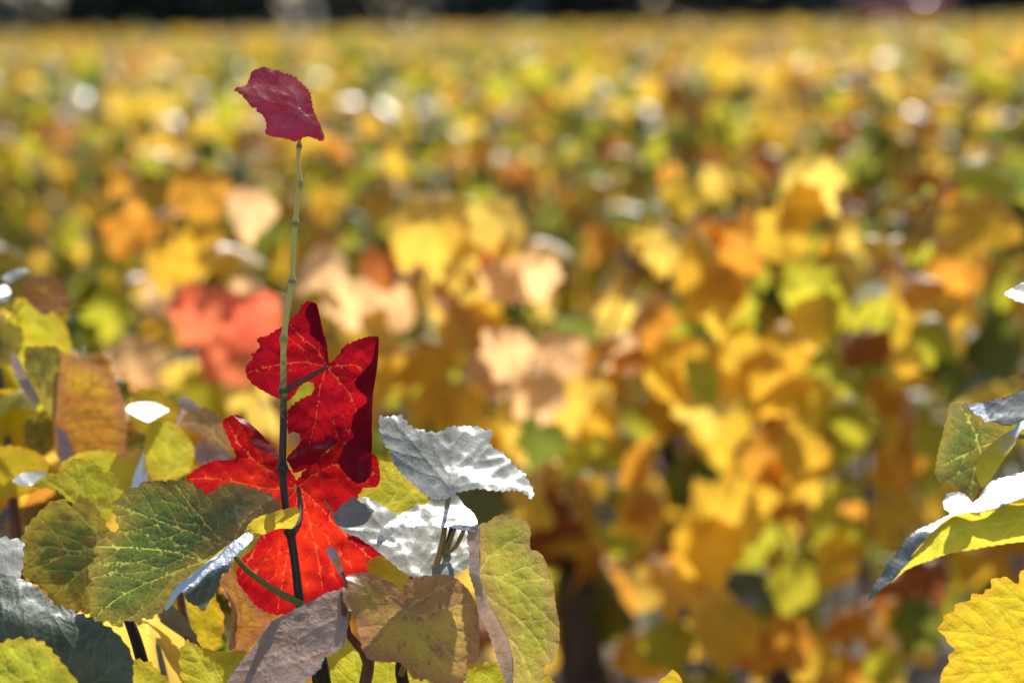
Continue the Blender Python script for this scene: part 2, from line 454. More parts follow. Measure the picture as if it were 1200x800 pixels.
def template_mesh(name, T):
    V, F, PF, vd, _ = T
    me = mesh_from(name, V, F + PF)
    a = me.attributes.new('vein', 'FLOAT', 'POINT'); a.data.foreach_set('value', vd)
    uv = me.uv_layers.new(name='UVMap')
    li = np.empty(len(me.loops), int); me.loops.foreach_get('vertex_index', li)
    uv.data.foreach_set('uv', V[li][:, :2].ravel())
    me.materials.append(None); me.materials.append(M['petiole'])
    mi = [0] * len(F) + [1] * len(PF)
    me.polygons.foreach_set('material_index', mi)
    return me
LEAF_ME = [[None] * len(NEAR_T) for _ in FIELD]
def leaf_mesh(ti, mi):
    if LEAF_ME[mi][ti] is None:
        me = template_mesh('leaf', NEAR_T[ti])
        me.materials[0] = FIELD[mi]
        LEAF_ME[mi][ti] = me
    return LEAF_ME[mi][ti]

def leaf_rot(r, out):
    """a hanging blade: normal outward and upward, midrib outward and down"""
    az = math.atan2(out[1], out[0]) + r.normal(0, 0.75)
    el = R(float(np.clip(r.normal(38, 24), -15, 88)))
    n = Vector((math.cos(az) * math.cos(el), math.sin(az) * math.cos(el), math.sin(el)))
    h = Vector((math.cos(az), math.sin(az), 0))
    m = (h * math.sin(el) - Vector((0, 0, math.cos(el)))).normalized()
    q = Matrix.Rotation(r.normal(0, 0.5), 3, n)
    m = q @ m
    x = m.cross(n).normalized()
    return Matrix((x, m, n)).transposed()

# weights over FIELD: gold lemon orange lime green russet salmon red grey
MIX = {
    'gold':   (.33, .11, .14, .21, .17, .04, .00, .00, .00),
    'lime':   (.24, .15, .06, .29, .22, .03, .00, .00, .01),
    'orange': (.30, .15, .14, .22, .13, .05, .01, .00, .00),
    'red':    (.30, .20, .10, .18, .09, .04, .09, .00, .00),
    'green':  (.13, .09, .05, .30, .38, .03, .00, .00, .02),
}

def cane_paths(r, n, width, depth, z0, H):
    out = []
    for i in range(n):
        bx = width * ((i + 0.5) / n - 0.5) + r.normal(0, 0.03)
        by = r.normal(0, depth * 0.35)
        h = H + r.normal(0, 0.06)
        lx, ly = r.normal(0, 0.10), r.normal(0, 0.10)
        out.append(np.array([(bx * 0.75, by * 0.3, z0), (bx, by * 0.8, z0 + 0.2), (bx + lx * 0.3 + r.normal(0, .035), by + ly * 0.5 + r.normal(0, .03), (z0 + 0.2 + h) / 2), (bx + lx, by + ly, h)]))
    return out

def trunk_pts(r):
    return [(0, 0, -0.04), (r.normal(0, .02), r.normal(0, .02), .15), (r.normal(0, .04), r.normal(0, .03), .32), (r.normal(0, .03), 0, .46)], [.032, .026, .024, .034]

def near_vine(x, y, seed, mix, label, H=1.10, n_canes=11, width=1.05, leaf_size=0.105, zmin=0.28, nmax=290, group=None, depth=0.22, node=0.052):
    """a vine whose leaves are single objects"""
    r = np.random.default_rng(seed)
    root = empty('grapevine', (x, y, gz(x, y)))
    tag(root, label, 'grapevine', group)
    root.rotation_euler.z = r.normal(0, 0.08)
    tp, tr = trunk_pts(r)
    new_obj('trunk', tube_mesh('trunk', tp, tr, 8, 0.05), root, [M['bark']])
    nodes = []
    for P in cane_paths(r, n_canes, width, depth, 0.42, H):
        new_obj('cane', tube_mesh('cane', P, [.0045, .0038, .0032, .0018], 5, 0.08), root, [M['cane']])
        Q = catmull(P, node, False)
        for q in Q:
            if q[2] < zmin: continue
            for _ in range(2 if r.random() < 0.85 else 1):
                nodes.append((q, P[0][1]))
    # a few low laterals fill the inside
    r.shuffle(nodes)
    nodes = nodes[:nmax]
    pw = np.array(MIX[mix]); pw = pw / pw.sum()
    for q, by in nodes:
        a = r.uniform(0, 2 * math.pi)
        out = (0.55 * math.cos(a), math.sin(a) - 0.25)
        mi = int(r.choice(len(FIELD), p=pw)); ti = int(r.integers(len(NEAR_T)))
        Rm = leaf_rot(r, out)
        s = leaf_size * float(np.clip(r.normal(1, 0.2), 0.5, 1.45))
        if q[2] > H - 0.08: s *= 0.72
        loc = Vector(q) - Rm @ (Vector(NEAR_T[ti][4]) * s) + Vector((0, 0, 0))
        o = new_obj('leaf', leaf_mesh(ti, mi), root)
        o.matrix_local = Matrix.Translation(loc) @ Rm.to_4x4() @ Matrix.Scale(s, 4)
    return root

def foliage_mesh(name, seed, mix, H=1.10, n=340, width=1.15, depth=0.30, size=0.108, zmin=0.35):
    r = np.random.default_rng(seed)
    pw = np.array(MIX[mix]); pw = pw / pw.sum()
    VV, FF, MI, UV, off = [], [], [], [], 0
    for i in range(n):
        T = FAR_T[int(r.integers(len(FAR_T)))]
        a = r.uniform(0, 2 * math.pi)
        px = r.uniform(-0.5, 0.5) * width
        hh = H + 0.12 * noise.noise(Vector((px * 5, seed * 3.3, 0))) + r.normal(0, 0.03) + (0.12 * r.random() if r.random() < .06 else 0)
        z = zmin + (hh - zmin) * r.beta(1.9, 1.0)
        py = r.normal(0, depth * 0.5)
        Rm = np.array(leaf_rot(r, (0.7 * math.cos(a), math.sin(a))))
        s = size * float(np.clip(r.normal(1, 0.2), 0.5, 1.4))
        nb = len(T[0]) - 9                      # blade only
        v = (T[0][:nb] * s) @ Rm.T + np.array([px, py, z])
        VV.append(v); FF += [tuple(q + off for q in f) for f in T[1]]
        MI += [int(r.choice(len(FIELD), p=pw))] * len(T[1])
        UV.append(T[0][:nb, :2]); off += nb
    V = np.concatenate(VV); U = np.concatenate(UV)
    me = mesh_from(name, V, FF)
    for m in FIELD: me.materials.append(m)
    me.polygons.foreach_set('material_index', MI)
    a = me.attributes.new('vein', 'FLOAT', 'POINT'); a.data.foreach_set('value', np.full(len(V), 1.0))
    uv = me.uv_layers.new(name='UVMap')
    li = np.empty(len(me.loops), int); me.loops.foreach_get('vertex_index', li)
    uv.data.foreach_set('uv', U[li].ravel())
    return me

# ------------------------------------------------------------------ the field
ROW0, ROW_STEP = 3.12, 1.12
NEAR_ROWS = 4
near_spec = {  # row -> list of (x, mix, H, label)
    0: [(-1.22, 'red', 1.12, 'grapevine with orange and salmon leaves behind the in-focus vine, at the frame edge'),
        (-0.38, 'red', 1.06, 'grapevine with salmon, red and gold leaves directly behind the crimson shoot'),
        (0.36, 'lime', 1.10, 'grapevine with large gold and lime leaves in the middle of the second row'),
        (1.22, 'orange', 1.16, 'grapevine with orange and russet leaves behind the white glossy leaves')],
}
def build_near_rows():
    k = 0
    second = []
    for x, mix, H, lab in near_spec[0]:
        second.append(near_vine(x, ROW0 + (0.10 if x > 0 else 0.04), 400 + k, mix, lab, H=H, n_canes=7, leaf_size=0.100, nmax=135, node=0.050))
        k += 1
    mixes = ['lime', 'green', 'gold', 'green', 'orange', 'lime']
    for row in range(1, NEAR_ROWS):
        y = ROW0 + row * ROW_STEP
        hw = 0.225 * y + 0.45
        n = int(math.ceil(2 * hw / 1.05))
        for i in range(n):
            x = -hw + (i + 0.5) * 2 * hw / n + random.uniform(-.1, .1)
            mx = mixes[(k * 5 + row) % 6]
            near_vine(x, y + random.uniform(-.06, .06), 500 + k, mx,
                      'blurred vine of %s in the %s row, %s along that row' % (
                          {'gold': 'mostly gold leaves', 'lime': 'mostly lime leaves', 'green': 'greener leaves', 'orange': 'gold and orange leaves'}[mx],
                          ('third', 'fourth', 'fifth')[row - 1], ('leftmost', 'second', 'third', 'fourth', 'fifth')[i]), H=random.uniform(1.05, 1.13), n_canes=10,
                      leaf_size=0.092, nmax=285, group='grapevines in the blurred middle rows', zmin=0.28, node=0.05)
            k += 1
    return second
SECOND = build_near_rows()
SHOWN = [(510,285,95,1),(548,308,70,1),(590,285,75,1),(525,380,80,1),(560,395,60,0),(625,345,65,6),(600,345,50,6),(585,320,40,7),
 (415,370,60,6),(455,375,55,6),(440,330,50,5),(380,330,60,6),(460,450,80,0),(440,410,60,0),(500,440,70,0),(520,480,70,0),
 (245,385,72,7),(292,392,66,7),(270,428,66,7),(222,372,50,7),(300,360,50,6),(235,240,66,2),(290,265,60,6),(150,290,60,2),(190,330,60,0),
 (840,335,95,0),(850,380,70,3),(815,300,60,2),(880,300,70,2),(945,240,75,1),(920,290,60,0),(760,395,70,2),(755,430,60,6),
 (955,360,70,3),(975,395,60,1),(800,450,80,0),(830,490,80,1),(690,500,75,1),(700,450,60,0),(860,440,70,0),(900,470,75,0),(985,455,80,3),(930,420,60,0),
 (850,640,95,0),(830,690,80,2),(680,680,60,1),(735,650,50,3),(790,700,70,1),(640,600,70,0),(600,520,70,0),(560,540,60,0),(750,560,60,2),(640,540,70,1),
 (1000,500,60,3),(1160,280,90,0),(1130,330,70,2),(1080,350,60,2),(1040,300,50,0),(1020,420,60,5),(1090,420,60,0),
 (940,700,60,3),(1000,650,60,3),(1000,740,70,2),(920,770,70,2),(880,600,70,0),(1060,560,60,2),(1050,700,50,5),
 (640,470,60,6),(660,430,60,6),(600,430,60,6),(560,450,60,6),(730,520,70,0),(780,620,70,0),(960,560,60,0),(910,550,70,2),(1040,620,60,0),
 (1065,630,70,3),(1090,690,64,5),(1040,770,70,2),(1085,750,64,4),(990,610,60,3),(1060,520,60,0),(1110,400,60,3),(1150,380,60,0),(860,760,70,0),(800,770,60,3),(960,780,60,0),(740,770,60,2)]
def shown_leaves(roots):
    """the big leaves of the second row that can be told apart in the photograph"""
    r = np.random.default_rng(44)
    more = [(x + r.normal(0, 26), y + abs(r.normal(14, 26)), wpx * .8, mi if r.random() < .4 else int(r.choice([0, 1, 3, 3, 0, 4]))) for i, (x, y, wpx, mi) in enumerate(SHOWN) if x > 430 and i % 2]
    for (x, y, wpx, mi) in SHOWN + more:
        if 655 < x < 700 and y > 660: continue
        d = float(r.uniform(2.86, 3.06))
        q = Vector(px_to_world(x, y - wpx * .35, d))
        root = min(roots, key=lambda o: abs(o.location.x - q.x))
        az = -math.pi / 2 + r.normal(0, .7); el = R(float(np.clip(r.normal(26, 20), -15, 65)))
        k = 1.18
        if 190 < x < 680 and mi in (1, 6, 7) or 790 < x < 980 and mi < 4:      # the clusters that glow, full against the sun
            az = -math.pi / 2 + r.normal(0, .42); el = R(r.uniform(-12, 34)); k = 1.22
            d -= .03
            q = Vector(px_to_world(x, y - wpx * .35, d))
        n = Vector((math.cos(az) * math.cos(el), math.sin(az) * math.cos(el), math.sin(el)))
        m = (Vector((math.cos(az), math.sin(az), 0)) * math.sin(el) - Vector((0, 0, math.cos(el)))).normalized()
        m = Matrix.Rotation(r.normal(0, .4), 3, n) @ m
        Rm = Matrix((m.cross(n).normalized(), m, n)).transposed()
        o = new_obj('leaf', leaf_mesh(int(r.integers(len(NEAR_T))), mi), root)
        o.matrix_local = Matrix.Rotation(-root.rotation_euler.z, 4, 'Z') @ Matrix.Translation(q - root.location) @ Rm.to_4x4() @ Matrix.Scale(k * wpx / FPX * d, 4)
shown_leaves(SECOND)
def gap_shade_trunk(root):  # added dark wood standing in for the shaded gap between leaves
    P = px_to_world([700, 694, 684, 678, 674, 668], [1330, 1000, 800, 730, 680, 640], [3.36, 3.32, 3.28, 3.26, 3.26, 3.28])
    new_obj('gap_shade_arm', tube_mesh('gap_shade_arm', P - np.array(root.location), [.038, .034, .032, .030, .028, .016], 8, .04), root, [M['bark']])
    root.rotation_euler.z = 0
gap_shade_trunk(SECOND[2])

def build_far_rows():
    mixes = ['gold', 'lime', 'orange', 'orange', 'gold', 'green', 'gold', 'lime', 'orange', 'gold', 'green', 'orange']
    FM = [foliage_mesh('foliage', 700 + i, m) for i, m in enumerate(mixes)]
    r = np.random.default_rng(3)
    tm = []
    for i in range(4):
        tp, tr = trunk_pts(r)
        me = tube_mesh('trunk', tp, tr, 6, 0.08); me.materials.append(M['bark']); tm.append(me)
    count = 0
    row = NEAR_ROWS
    far_pts = []
    while True:
        y = ROW0 + row * ROW_STEP
        if y > 88: break
        hw = 0.222 * y + 0.6
        n = int(math.ceil(2 * hw / 1.05))
        for i in range(n):
            x = -hw + (i + 0.5) * 2 * hw / n + r.normal(0, .08)
            yy = y + r.normal(0, .05)
            if count < 282:
                root = empty('grapevine', (x, yy, gz(x, yy)))
                tag(root, 'small leafy golden vine in the blurred rows running to the trees', 'grapevine', 'grapevines of the distant rows')
                root.rotation_euler.z = (math.pi if r.random() < .5 else 0) + r.normal(0, .08)
                s = r.uniform(.90, 1.07); root.scale = (1, 1, s)
                f = new_obj('foliage', FM[int(r.integers(len(FM)))], root); f['kind'] = 'stuff'
                new_obj('trunk', tm[int(r.integers(4))], root)
                count += 1
            else:
                far_pts.append((x, yy, gz(x, yy)))
        row += 1
    # beyond that: rows nobody could count, leaf by leaf in one mesh
    P = np.array(far_pts)
    n = 70
    c = np.repeat(P, n, 0)
    k = len(c)
    H = 1.10 + 0.07 * np.sin(c[:, 0] * 5.1 + c[:, 1] * 2.3) + 0.20 * np.sin(c[:, 0] * 1.3 + 3.1 * np.sin(c[:, 1] * .9)) * np.sin(c[:, 0] * .47 + c[:, 1])
    c[:, 0] += r.uniform(-.55, .55, k)
    c[:, 1] += r.normal(0, .13, k)
    c[:, 2] += 0.55 + (H - 0.55) * r.beta(2.2, 1.0, k) + r.normal(0, .05, k) + np.where(r.random(k) < .06, r.uniform(0, .2, k), 0)
    az = r.uniform(0, 6.283, k); el = np.radians(np.clip(r.normal(40, 25, k), -15, 88))
    nn = np.stack([np.cos(az) * np.cos(el), np.sin(az) * np.cos(el), np.sin(el)], 1)
    mm = np.stack([np.cos(az) * np.sin(el), np.sin(az) * np.sin(el), -np.cos(el)], 1)
    xx = np.cross(mm, nn)
    s = (0.13 * r.uniform(.7, 1.3, k))[:, None]
    V = np.stack([c - mm * .35 * s, c + xx * .5 * s, c + mm * .6 * s, c - xx * .5 * s], 1).reshape(-1, 3)
    me = bpy.data.meshes.new('distant_vines')
    me.vertices.add(4 * k); me.loops.add(4 * k); me.polygons.add(k)
    me.vertices.foreach_set('co', V.ravel())
    me.loops.foreach_set('vertex_index', np.arange(4 * k))
    me.polygons.foreach_set('loop_start', np.arange(k) * 4)
    pw = np.array(MIX['gold']); me.update()
    for m in FIELD: me.materials.append(m)
    pid = np.repeat(r.integers(0, 3, len(P)), n)
    mi = np.where(pid == 0, r.choice(len(FIELD), k, p=pw/pw.sum()),
         np.where(pid == 1, r.choice(len(FIELD), k, p=np.array(MIX['lime'])/sum(MIX['lime'])), r.choice(len(FIELD), k, p=np.array(MIX['orange'])/sum(MIX['orange']))))
    me.polygons.foreach_set('material_index', mi)
    me.attributes.new('vein', 'FLOAT', 'POINT').data.foreach_set('value', np.ones(4 * k))
    uv = me.uv_layers.new(name='UVMap'); uv.data.foreach_set('uv', np.tile([0., 0, .5, .5, 1, 0, .5, -.5], k))
    me.validate(); me.update()
    o = new_obj('distant_vines', me)
    tag(o, 'mass of golden vines merging below the dark trees', 'grapevines', kind='stuff')
build_far_rows()

# ------------------------------------------------------------------ trees beyond the vineyard
def dark_leaf_mat(name, c1, c2):
    return field_leaf_mat(name, c1, c2, 1.2, 0.35, 0.5, 0.3)
TREE_M = dark_leaf_mat('dark_needles', (0.030, 0.045, 0.020), (0.045, 0.055, 0.025))
RED_M = dark_leaf_mat('dark_red_foliage', (0.30, 0.03, 0.03), (0.20, 0.03, 0.025))
def crown_mesh(seed, h, rad, n, size, zlow):
    r = np.random.default_rng(seed)
    t = r.uniform(0, 1, n)
    nc = 16
    cen = np.stack([r.normal(0, rad * .5, nc), r.normal(0, rad * .5, nc), zlow + (h - zlow) * r.uniform(0, .95, nc)], 1)
    cr = rad * r.uniform(.45, .8, nc) * (1.15 - 0.7 * (cen[:, 2] - zlow) / (h - zlow))
    k = r.integers(0, nc, n)
    d = r.normal(0, 1, (n, 3)); d /= np.linalg.norm(d, axis=1)[:, None]
    c = cen[k] + d * (cr[k] * r.uniform(.55, 1.05, n))[:, None]
    c[:, 2] = np.maximum(c[:, 2], zlow * 0.6)
    a = r.normal(0, 1, (n, 3)); a /= np.linalg.norm(a, axis=1)[:, None]
    b = np.cross(a, r.normal(0, 1, (n, 3))); b /= np.linalg.norm(b, axis=1)[:, None]
    s = (size * r.uniform(.6, 1.4, n))[:, None]
    V = np.stack([c - a * s, c + b * s * .5, c + a * s, c - b * s * .5], 1).reshape(-1, 3)
    me = mesh_from('crown', V, np.arange(4 * n).reshape(-1, 4))
    me.uv_layers.new(name='UVMap')
    me.attributes.new('vein', 'FLOAT', 'POINT').data.foreach_set('value', np.ones(4 * n))
    return me
def build_trees():
    r = np.random.default_rng(21)
    def tree(x, y, h, rad, n, zlow, mat, label, seed, group='dark trees beyond the vineyard', trunk_r=.18, size=.35):
        root = empty('tree', (x, y, gz(max(-60, min(60, x)), y)))
        tag(root, label, 'tree', group)
        tp = [(0, 0, -.2), (.05, 0, h * .3), (0, .08, h * .6), (.05, 0, h * .92)]
        tk = new_obj('trunk', tube_mesh('trunk', tp, [trunk_r, trunk_r * .8, trunk_r * .5, .03], 8, .6), root, [M['bark']])
        for j in range(4):
            a = r.uniform(0, 6.28); z = h * r.uniform(.3, .75)
            new_obj('limb', tube_mesh('limb', [(0, 0, z), (rad * .4 * math.cos(a), rad * .4 * math.sin(a), z + .4), (rad * .8 * math.cos(a), rad * .8 * math.sin(a), z + 1.0)], [trunk_r * .4, .05, .02], 5), root, [M['bark']])
        c = new_obj('crown', crown_mesh(seed, h, rad, n, size, zlow), root, [mat]); c['kind'] = 'stuff'
    dense = 'dark evergreen tree with branches down to the ground beyond the vineyard'
    k = 0
    for pxl in (-60, 25, 110, 190, 262, 590, 640, 690, 775, 850, 930, 1010, 1090, 1170, 1260):
        y = 93 + r.uniform(0, 8)
        tree((pxl - 600) / FPX * y, y, r.uniform(7, 11), r.uniform(2.0, 2.6), 2600, .15, TREE_M, dense, 900 + k); k += 1
    for pxl in (362, 412, 462, 520, 560, 722):
        y = 97 + r.uniform(0, 6)
        tree((pxl - 600) / FPX * y, y, r.uniform(8, 11), r.uniform(2.0, 2.4), 1000, .8, TREE_M, 'dark tree with a bare lower trunk and sky showing past it', 950 + k,
             'open trees at the pale gap', .22); k += 1
    y = 91
    tree((1062 - 600) / FPX * y, y, 2.3, 1.5, 1500, .25, RED_M, 'low dark red bush at the far edge of the vineyard', 990, 'red bush', .06, .14)
build_trees()

# ------------------------------------------------------------------ close leaves: real curved blades, laid out from the photograph
def tps(ctrl):
    c = np.array(ctrl, float)
    xy, z = c[:, :2] / 100.0, c[:, 2]
    n = len(c)
    if n <= 3:
        A = np.c_[np.ones(n), xy]
        co = np.linalg.lstsq(A, z, rcond=None)[0]
        return lambda x, y: co[0] + co[1] * x / 100 + co[2] * y / 100
    def U(d): return np.where(d > 1e-9, d * d * np.log(np.maximum(d, 1e-9)), 0)
    K = U(np.linalg.norm(xy[:, None] - xy[None], axis=2)) + 0.004 * np.eye(n)
    P = np.c_[np.ones(n), xy]
    A = np.block([[K, P], [P.T, np.zeros((3, 3))]])
    s = np.linalg.solve(A, np.r_[z, 0, 0, 0])
    def f(x, y):
        q = np.stack([np.asarray(x), np.asarray(y)], -1) / 100.0
        d = np.linalg.norm(q[..., None, :] - xy, axis=-1)
        return U(d) @ s[:n] + s[n] + q @ s[n+1:]
    return f

def inside(P, poly):
    x, y = P[:, 0], P[:, 1]
    x1, y1 = poly[:, 0], poly[:, 1]
    x2, y2 = np.roll(x1, -1), np.roll(y1, -1)
    c = np.zeros(len(P), bool)
    for a, b, d, e in zip(x1, y1, x2, y2):
        if b == e: continue
        hit = ((b > y) != (e > y)) & (x < (d - a) * (y - b) / (e - b) + a)
        c ^= hit
    return c

def seg_dist(P, A, B):
    out = np.full(len(P), 1e9)
    for a, b in zip(A, B):
        d = b - a; L = d @ d
        t = np.clip(((P - a) @ d) / (L + 1e-12), 0, 1)
        out = np.minimum(out, np.hypot(*(P - a - t[:, None] * d).T))
    return out

def vein_tree(veins, poly, seed):
    """main veins and side veins branching off them towards the margin"""
    r = np.random.default_rng(seed)
    lines = [(catmull(v, 5, False), 0.0) for v in veins]
    mains = [l for l, _ in lines]
    if not mains: return []
    for li, L in enumerate(mains):
        seg = np.diff(L, axis=0); ln = np.hypot(*seg.T); tot = ln.sum(); cum = np.r_[0, np.cumsum(ln)]
        others = [m for j, m in enumerate(mains) if j != li]
        k = max(2, int(tot / 27))
        for i in range(1, k + 1):
            for sgn in (-1, 1):
                t = (i - 0.35 + 0.25 * sgn * 0.5) / (k + .6) * tot
                if t < tot * 0.14: continue
                j = min(np.searchsorted(cum, t) - 1, len(seg) - 1)
                p = L[j] + seg[j] * ((t - cum[j]) / (ln[j] + 1e-9))
                d = seg[j] / (ln[j] + 1e-9)
                a = sgn * R(46 + r.normal(0, 5))
                d = np.array([d[0] * math.cos(a) - d[1] * math.sin(a), d[0] * math.sin(a) + d[1] * math.cos(a)])
                path = [p]
                for step in range(int((tot - t) * 0.75 / 5) + 3):
                    q = path[-1] + d * 5
                    b = -sgn * R(2.2)
                    d = np.array([d[0] * math.cos(b) - d[1] * math.sin(b), d[0] * math.sin(b) + d[1] * math.cos(b)])
                    if not inside(q[None], poly)[0]: break
                    if any(np.min(np.hypot(*(m - q).T)) < 6 for m in others): break
                    path.append(q)
                if len(path) > 2: lines.append((np.array(path), 0.55))
    return lines

def patch(out, d0, depth, veins=(), teeth=(2.0, 9.0), step=4.0, seed=1, crinkle=1.0, relief=0.3, smooth_edges=()):
    """one curved sheet. out: outline in photo pixels; depth: control points (x, y, cm behind d0)"""
    r = np.random.default_rng(seed)
    O = catmull(out, 2.2, True)
    amp, sp_ = teeth
    if amp > 0:
        dseg = np.hypot(*(np.roll(O, -1, 0) - O).T); s = np.r_[0, np.cumsum(dseg)[:-1]]
        tan = np.roll(O, -1, 0) - np.roll(O, 1, 0)
        nrm = np.stack([tan[:, 1], -tan[:, 0]], 1); nrm /= np.linalg.norm(nrm, axis=1)[:, None] + 1e-9
        area = 0.5 * np.sum(O[:, 0] * np.roll(O[:, 1], -1) - np.roll(O[:, 0], -1) * O[:, 1])
        if area < 0: nrm = -nrm
        ph = s / sp_ + 0.35 * np.sin(s / (sp_ * 2.7) + seed) + 0.2 * np.sin(s / (sp_ * 1.1) + 2 * seed)
        fr = ph % 1.0
        saw = np.where(fr < 0.68, fr / 0.68, (1 - fr) / 0.32)
        a = amp * (0.85 + 0.35 * np.sin(s / 31.0 + seed))
        for e in smooth_edges:      # points the teeth leave alone (fold lines)
            e = np.array(e, float)
            dd = seg_dist(O, e[:-1], e[1:])
            a = a * np.clip((dd - 3) / 6, 0, 1)
        O = O + nrm * ((saw - 0.45) * a)[:, None]
    lines = vein_tree([np.array(v, float) for v in veins], O, seed)
    lo, hi = O.min(0), O.max(0)
    gx, gy = np.meshgrid(np.arange(lo[0], hi[0], step), np.arange(lo[1], hi[1], step * .87))
    gx[::2] += step / 2
    G = np.stack([gx.ravel(), gy.ravel()], 1) + r.uniform(-.5, .5, (gx.size, 2)) * step * .35
    OA, OB = O, np.roll(O, -1, 0)
    G = G[inside(G, O)]
    G = G[seg_dist(G, OA, OB) > step * .45]
    vp = np.zeros((0, 2))
    if lines:
        vp = np.concatenate([l for l, _ in lines])
        vp = vp[inside(vp, O)]
        vp = vp[seg_dist(vp, OA, OB) > 1.2]
        if len(vp):
            dm = np.full(len(G), 1e9)
            for q in vp: dm = np.minimum(dm, np.hypot(*(G - q).T))
            G = G[dm > step * .5]
            keep = [0]
            for i in range(1, len(vp)):
                if np.min(np.hypot(*(vp[keep] - vp[i]).T)) > 1.5: keep.append(i)
            vp = vp[keep]
    P = np.concatenate([O, G, vp])
    n = len(O)
    res = delaunay_2d_cdt([Vector(p) for p in P], [], [list(range(n))], 1, 1e-4)
    Q = np.array([(v[0], v[1]) for v in res[0]])
    F = [tuple(f) for f in res[2]]
    f = tps(depth)
    D = d0 + f(Q[:, 0], Q[:, 1]) / 100.0
    W = px_to_world(Q[:, 0], Q[:, 1], D)
    # vein and rim distances
    vd = np.full(len(Q), 60.0)
    for L, extra in lines:
        vd = np.minimum(vd, seg_dist(Q, L[:-1], L[1:]) + extra)
    rim = seg_dist(Q, OA, OB)
    # relief along the surface normal: raised blisters between sunken veins, uneven blade
    nr = np.zeros_like(W)
    Fa = np.array([t[:3] for t in F])
    fn = np.cross(W[Fa[:, 1]] - W[Fa[:, 0]], W[Fa[:, 2]] - W[Fa[:, 0]])
    for k in range(3): np.add.at(nr, Fa[:, k], fn)
    nr /= np.linalg.norm(nr, axis=1)[:, None] + 1e-12
    amp_ = np.array([noise.noise(Vector((q[0] / 22.0 + seed, q[1] / 22.0, seed))) * 0.9 + noise.noise(Vector((q[0] / 9.0, q[1] / 9.0 + seed, 2 + seed))) * 0.35 for q in Q])
    hgt = crinkle * 0.0011 * amp_ + relief * 0.0011 * np.clip(vd / 7.0, 0, 1)
    W = W + nr * hgt[:, None]
    return W, F, Q, vd, rim

def hero_leaf(parent, patches, label=None, seed=1, petiole=None, name='leaf'):
    """patches: list of (patch kwargs, material)"""
    Vs, Fs, Qs, vds, rims, mis, mats, off = [], [], [], [], [], [], [], 0
    for i, (kw, mat) in enumerate(patches):
        kw = dict(kw); kw.setdefault('seed', seed + 0.37 * i)
        kw['seed'] = int(kw['seed'] * 100) % 9973
        W, F, Q, vd, rim = patch(**kw)
        Vs.append(W); Fs += [tuple(k + off for k in f) for f in F]; Qs.append(Q); vds.append(vd); rims.append(rim)
        if mat not in mats: mats.append(mat)
        mis += [mats.index(mat)] * len(F); off += len(W)
    V = np.concatenate(Vs); Q = np.concatenate(Qs)
    base = np.array(parent.location)
    org = V.mean(0) - base
    me = mesh_from('leaf', V - base - org, Fs)
    for m in mats: me.materials.append(M[m])
    me.polygons.foreach_set('material_index', mis)
    me.attributes.new('vein', 'FLOAT', 'POINT').data.foreach_set('value', np.concatenate(vds))
    me.attributes.new('rim', 'FLOAT', 'POINT').data.foreach_set('value', np.concatenate(rims))
    uv = me.uv_layers.new(name='UVMap')
    li = np.empty(len(me.loops), int); me.loops.foreach_get('vertex_index', li)
    uv.data.foreach_set('uv', (Q[li] / 100.0).ravel())
    o = new_obj(name, me, parent); o.location = org
    if label: o['label'] = label
    if petiole:
        pts, rad, mat = petiole
        P = np.array([px_to_world(x, y, d) for x, y, d in pts]) - base - org
        pm = tube_mesh('petiole', P, [v * 0.001 for v in rad], 8, 0.004)
        p = new_obj('petiole', pm, o, [M[mat]])
    return o

def px_tube(name, parent, pts, rad_mm, mat, sides=10, step=0.006):
    base = np.array(parent.location)
    P = np.array([px_to_world(x, y, d) for x, y, d in pts]) - base
    return new_obj(name, tube_mesh(name, P, [v * 0.001 for v in rad_mm], sides, step), parent, [M[mat]])

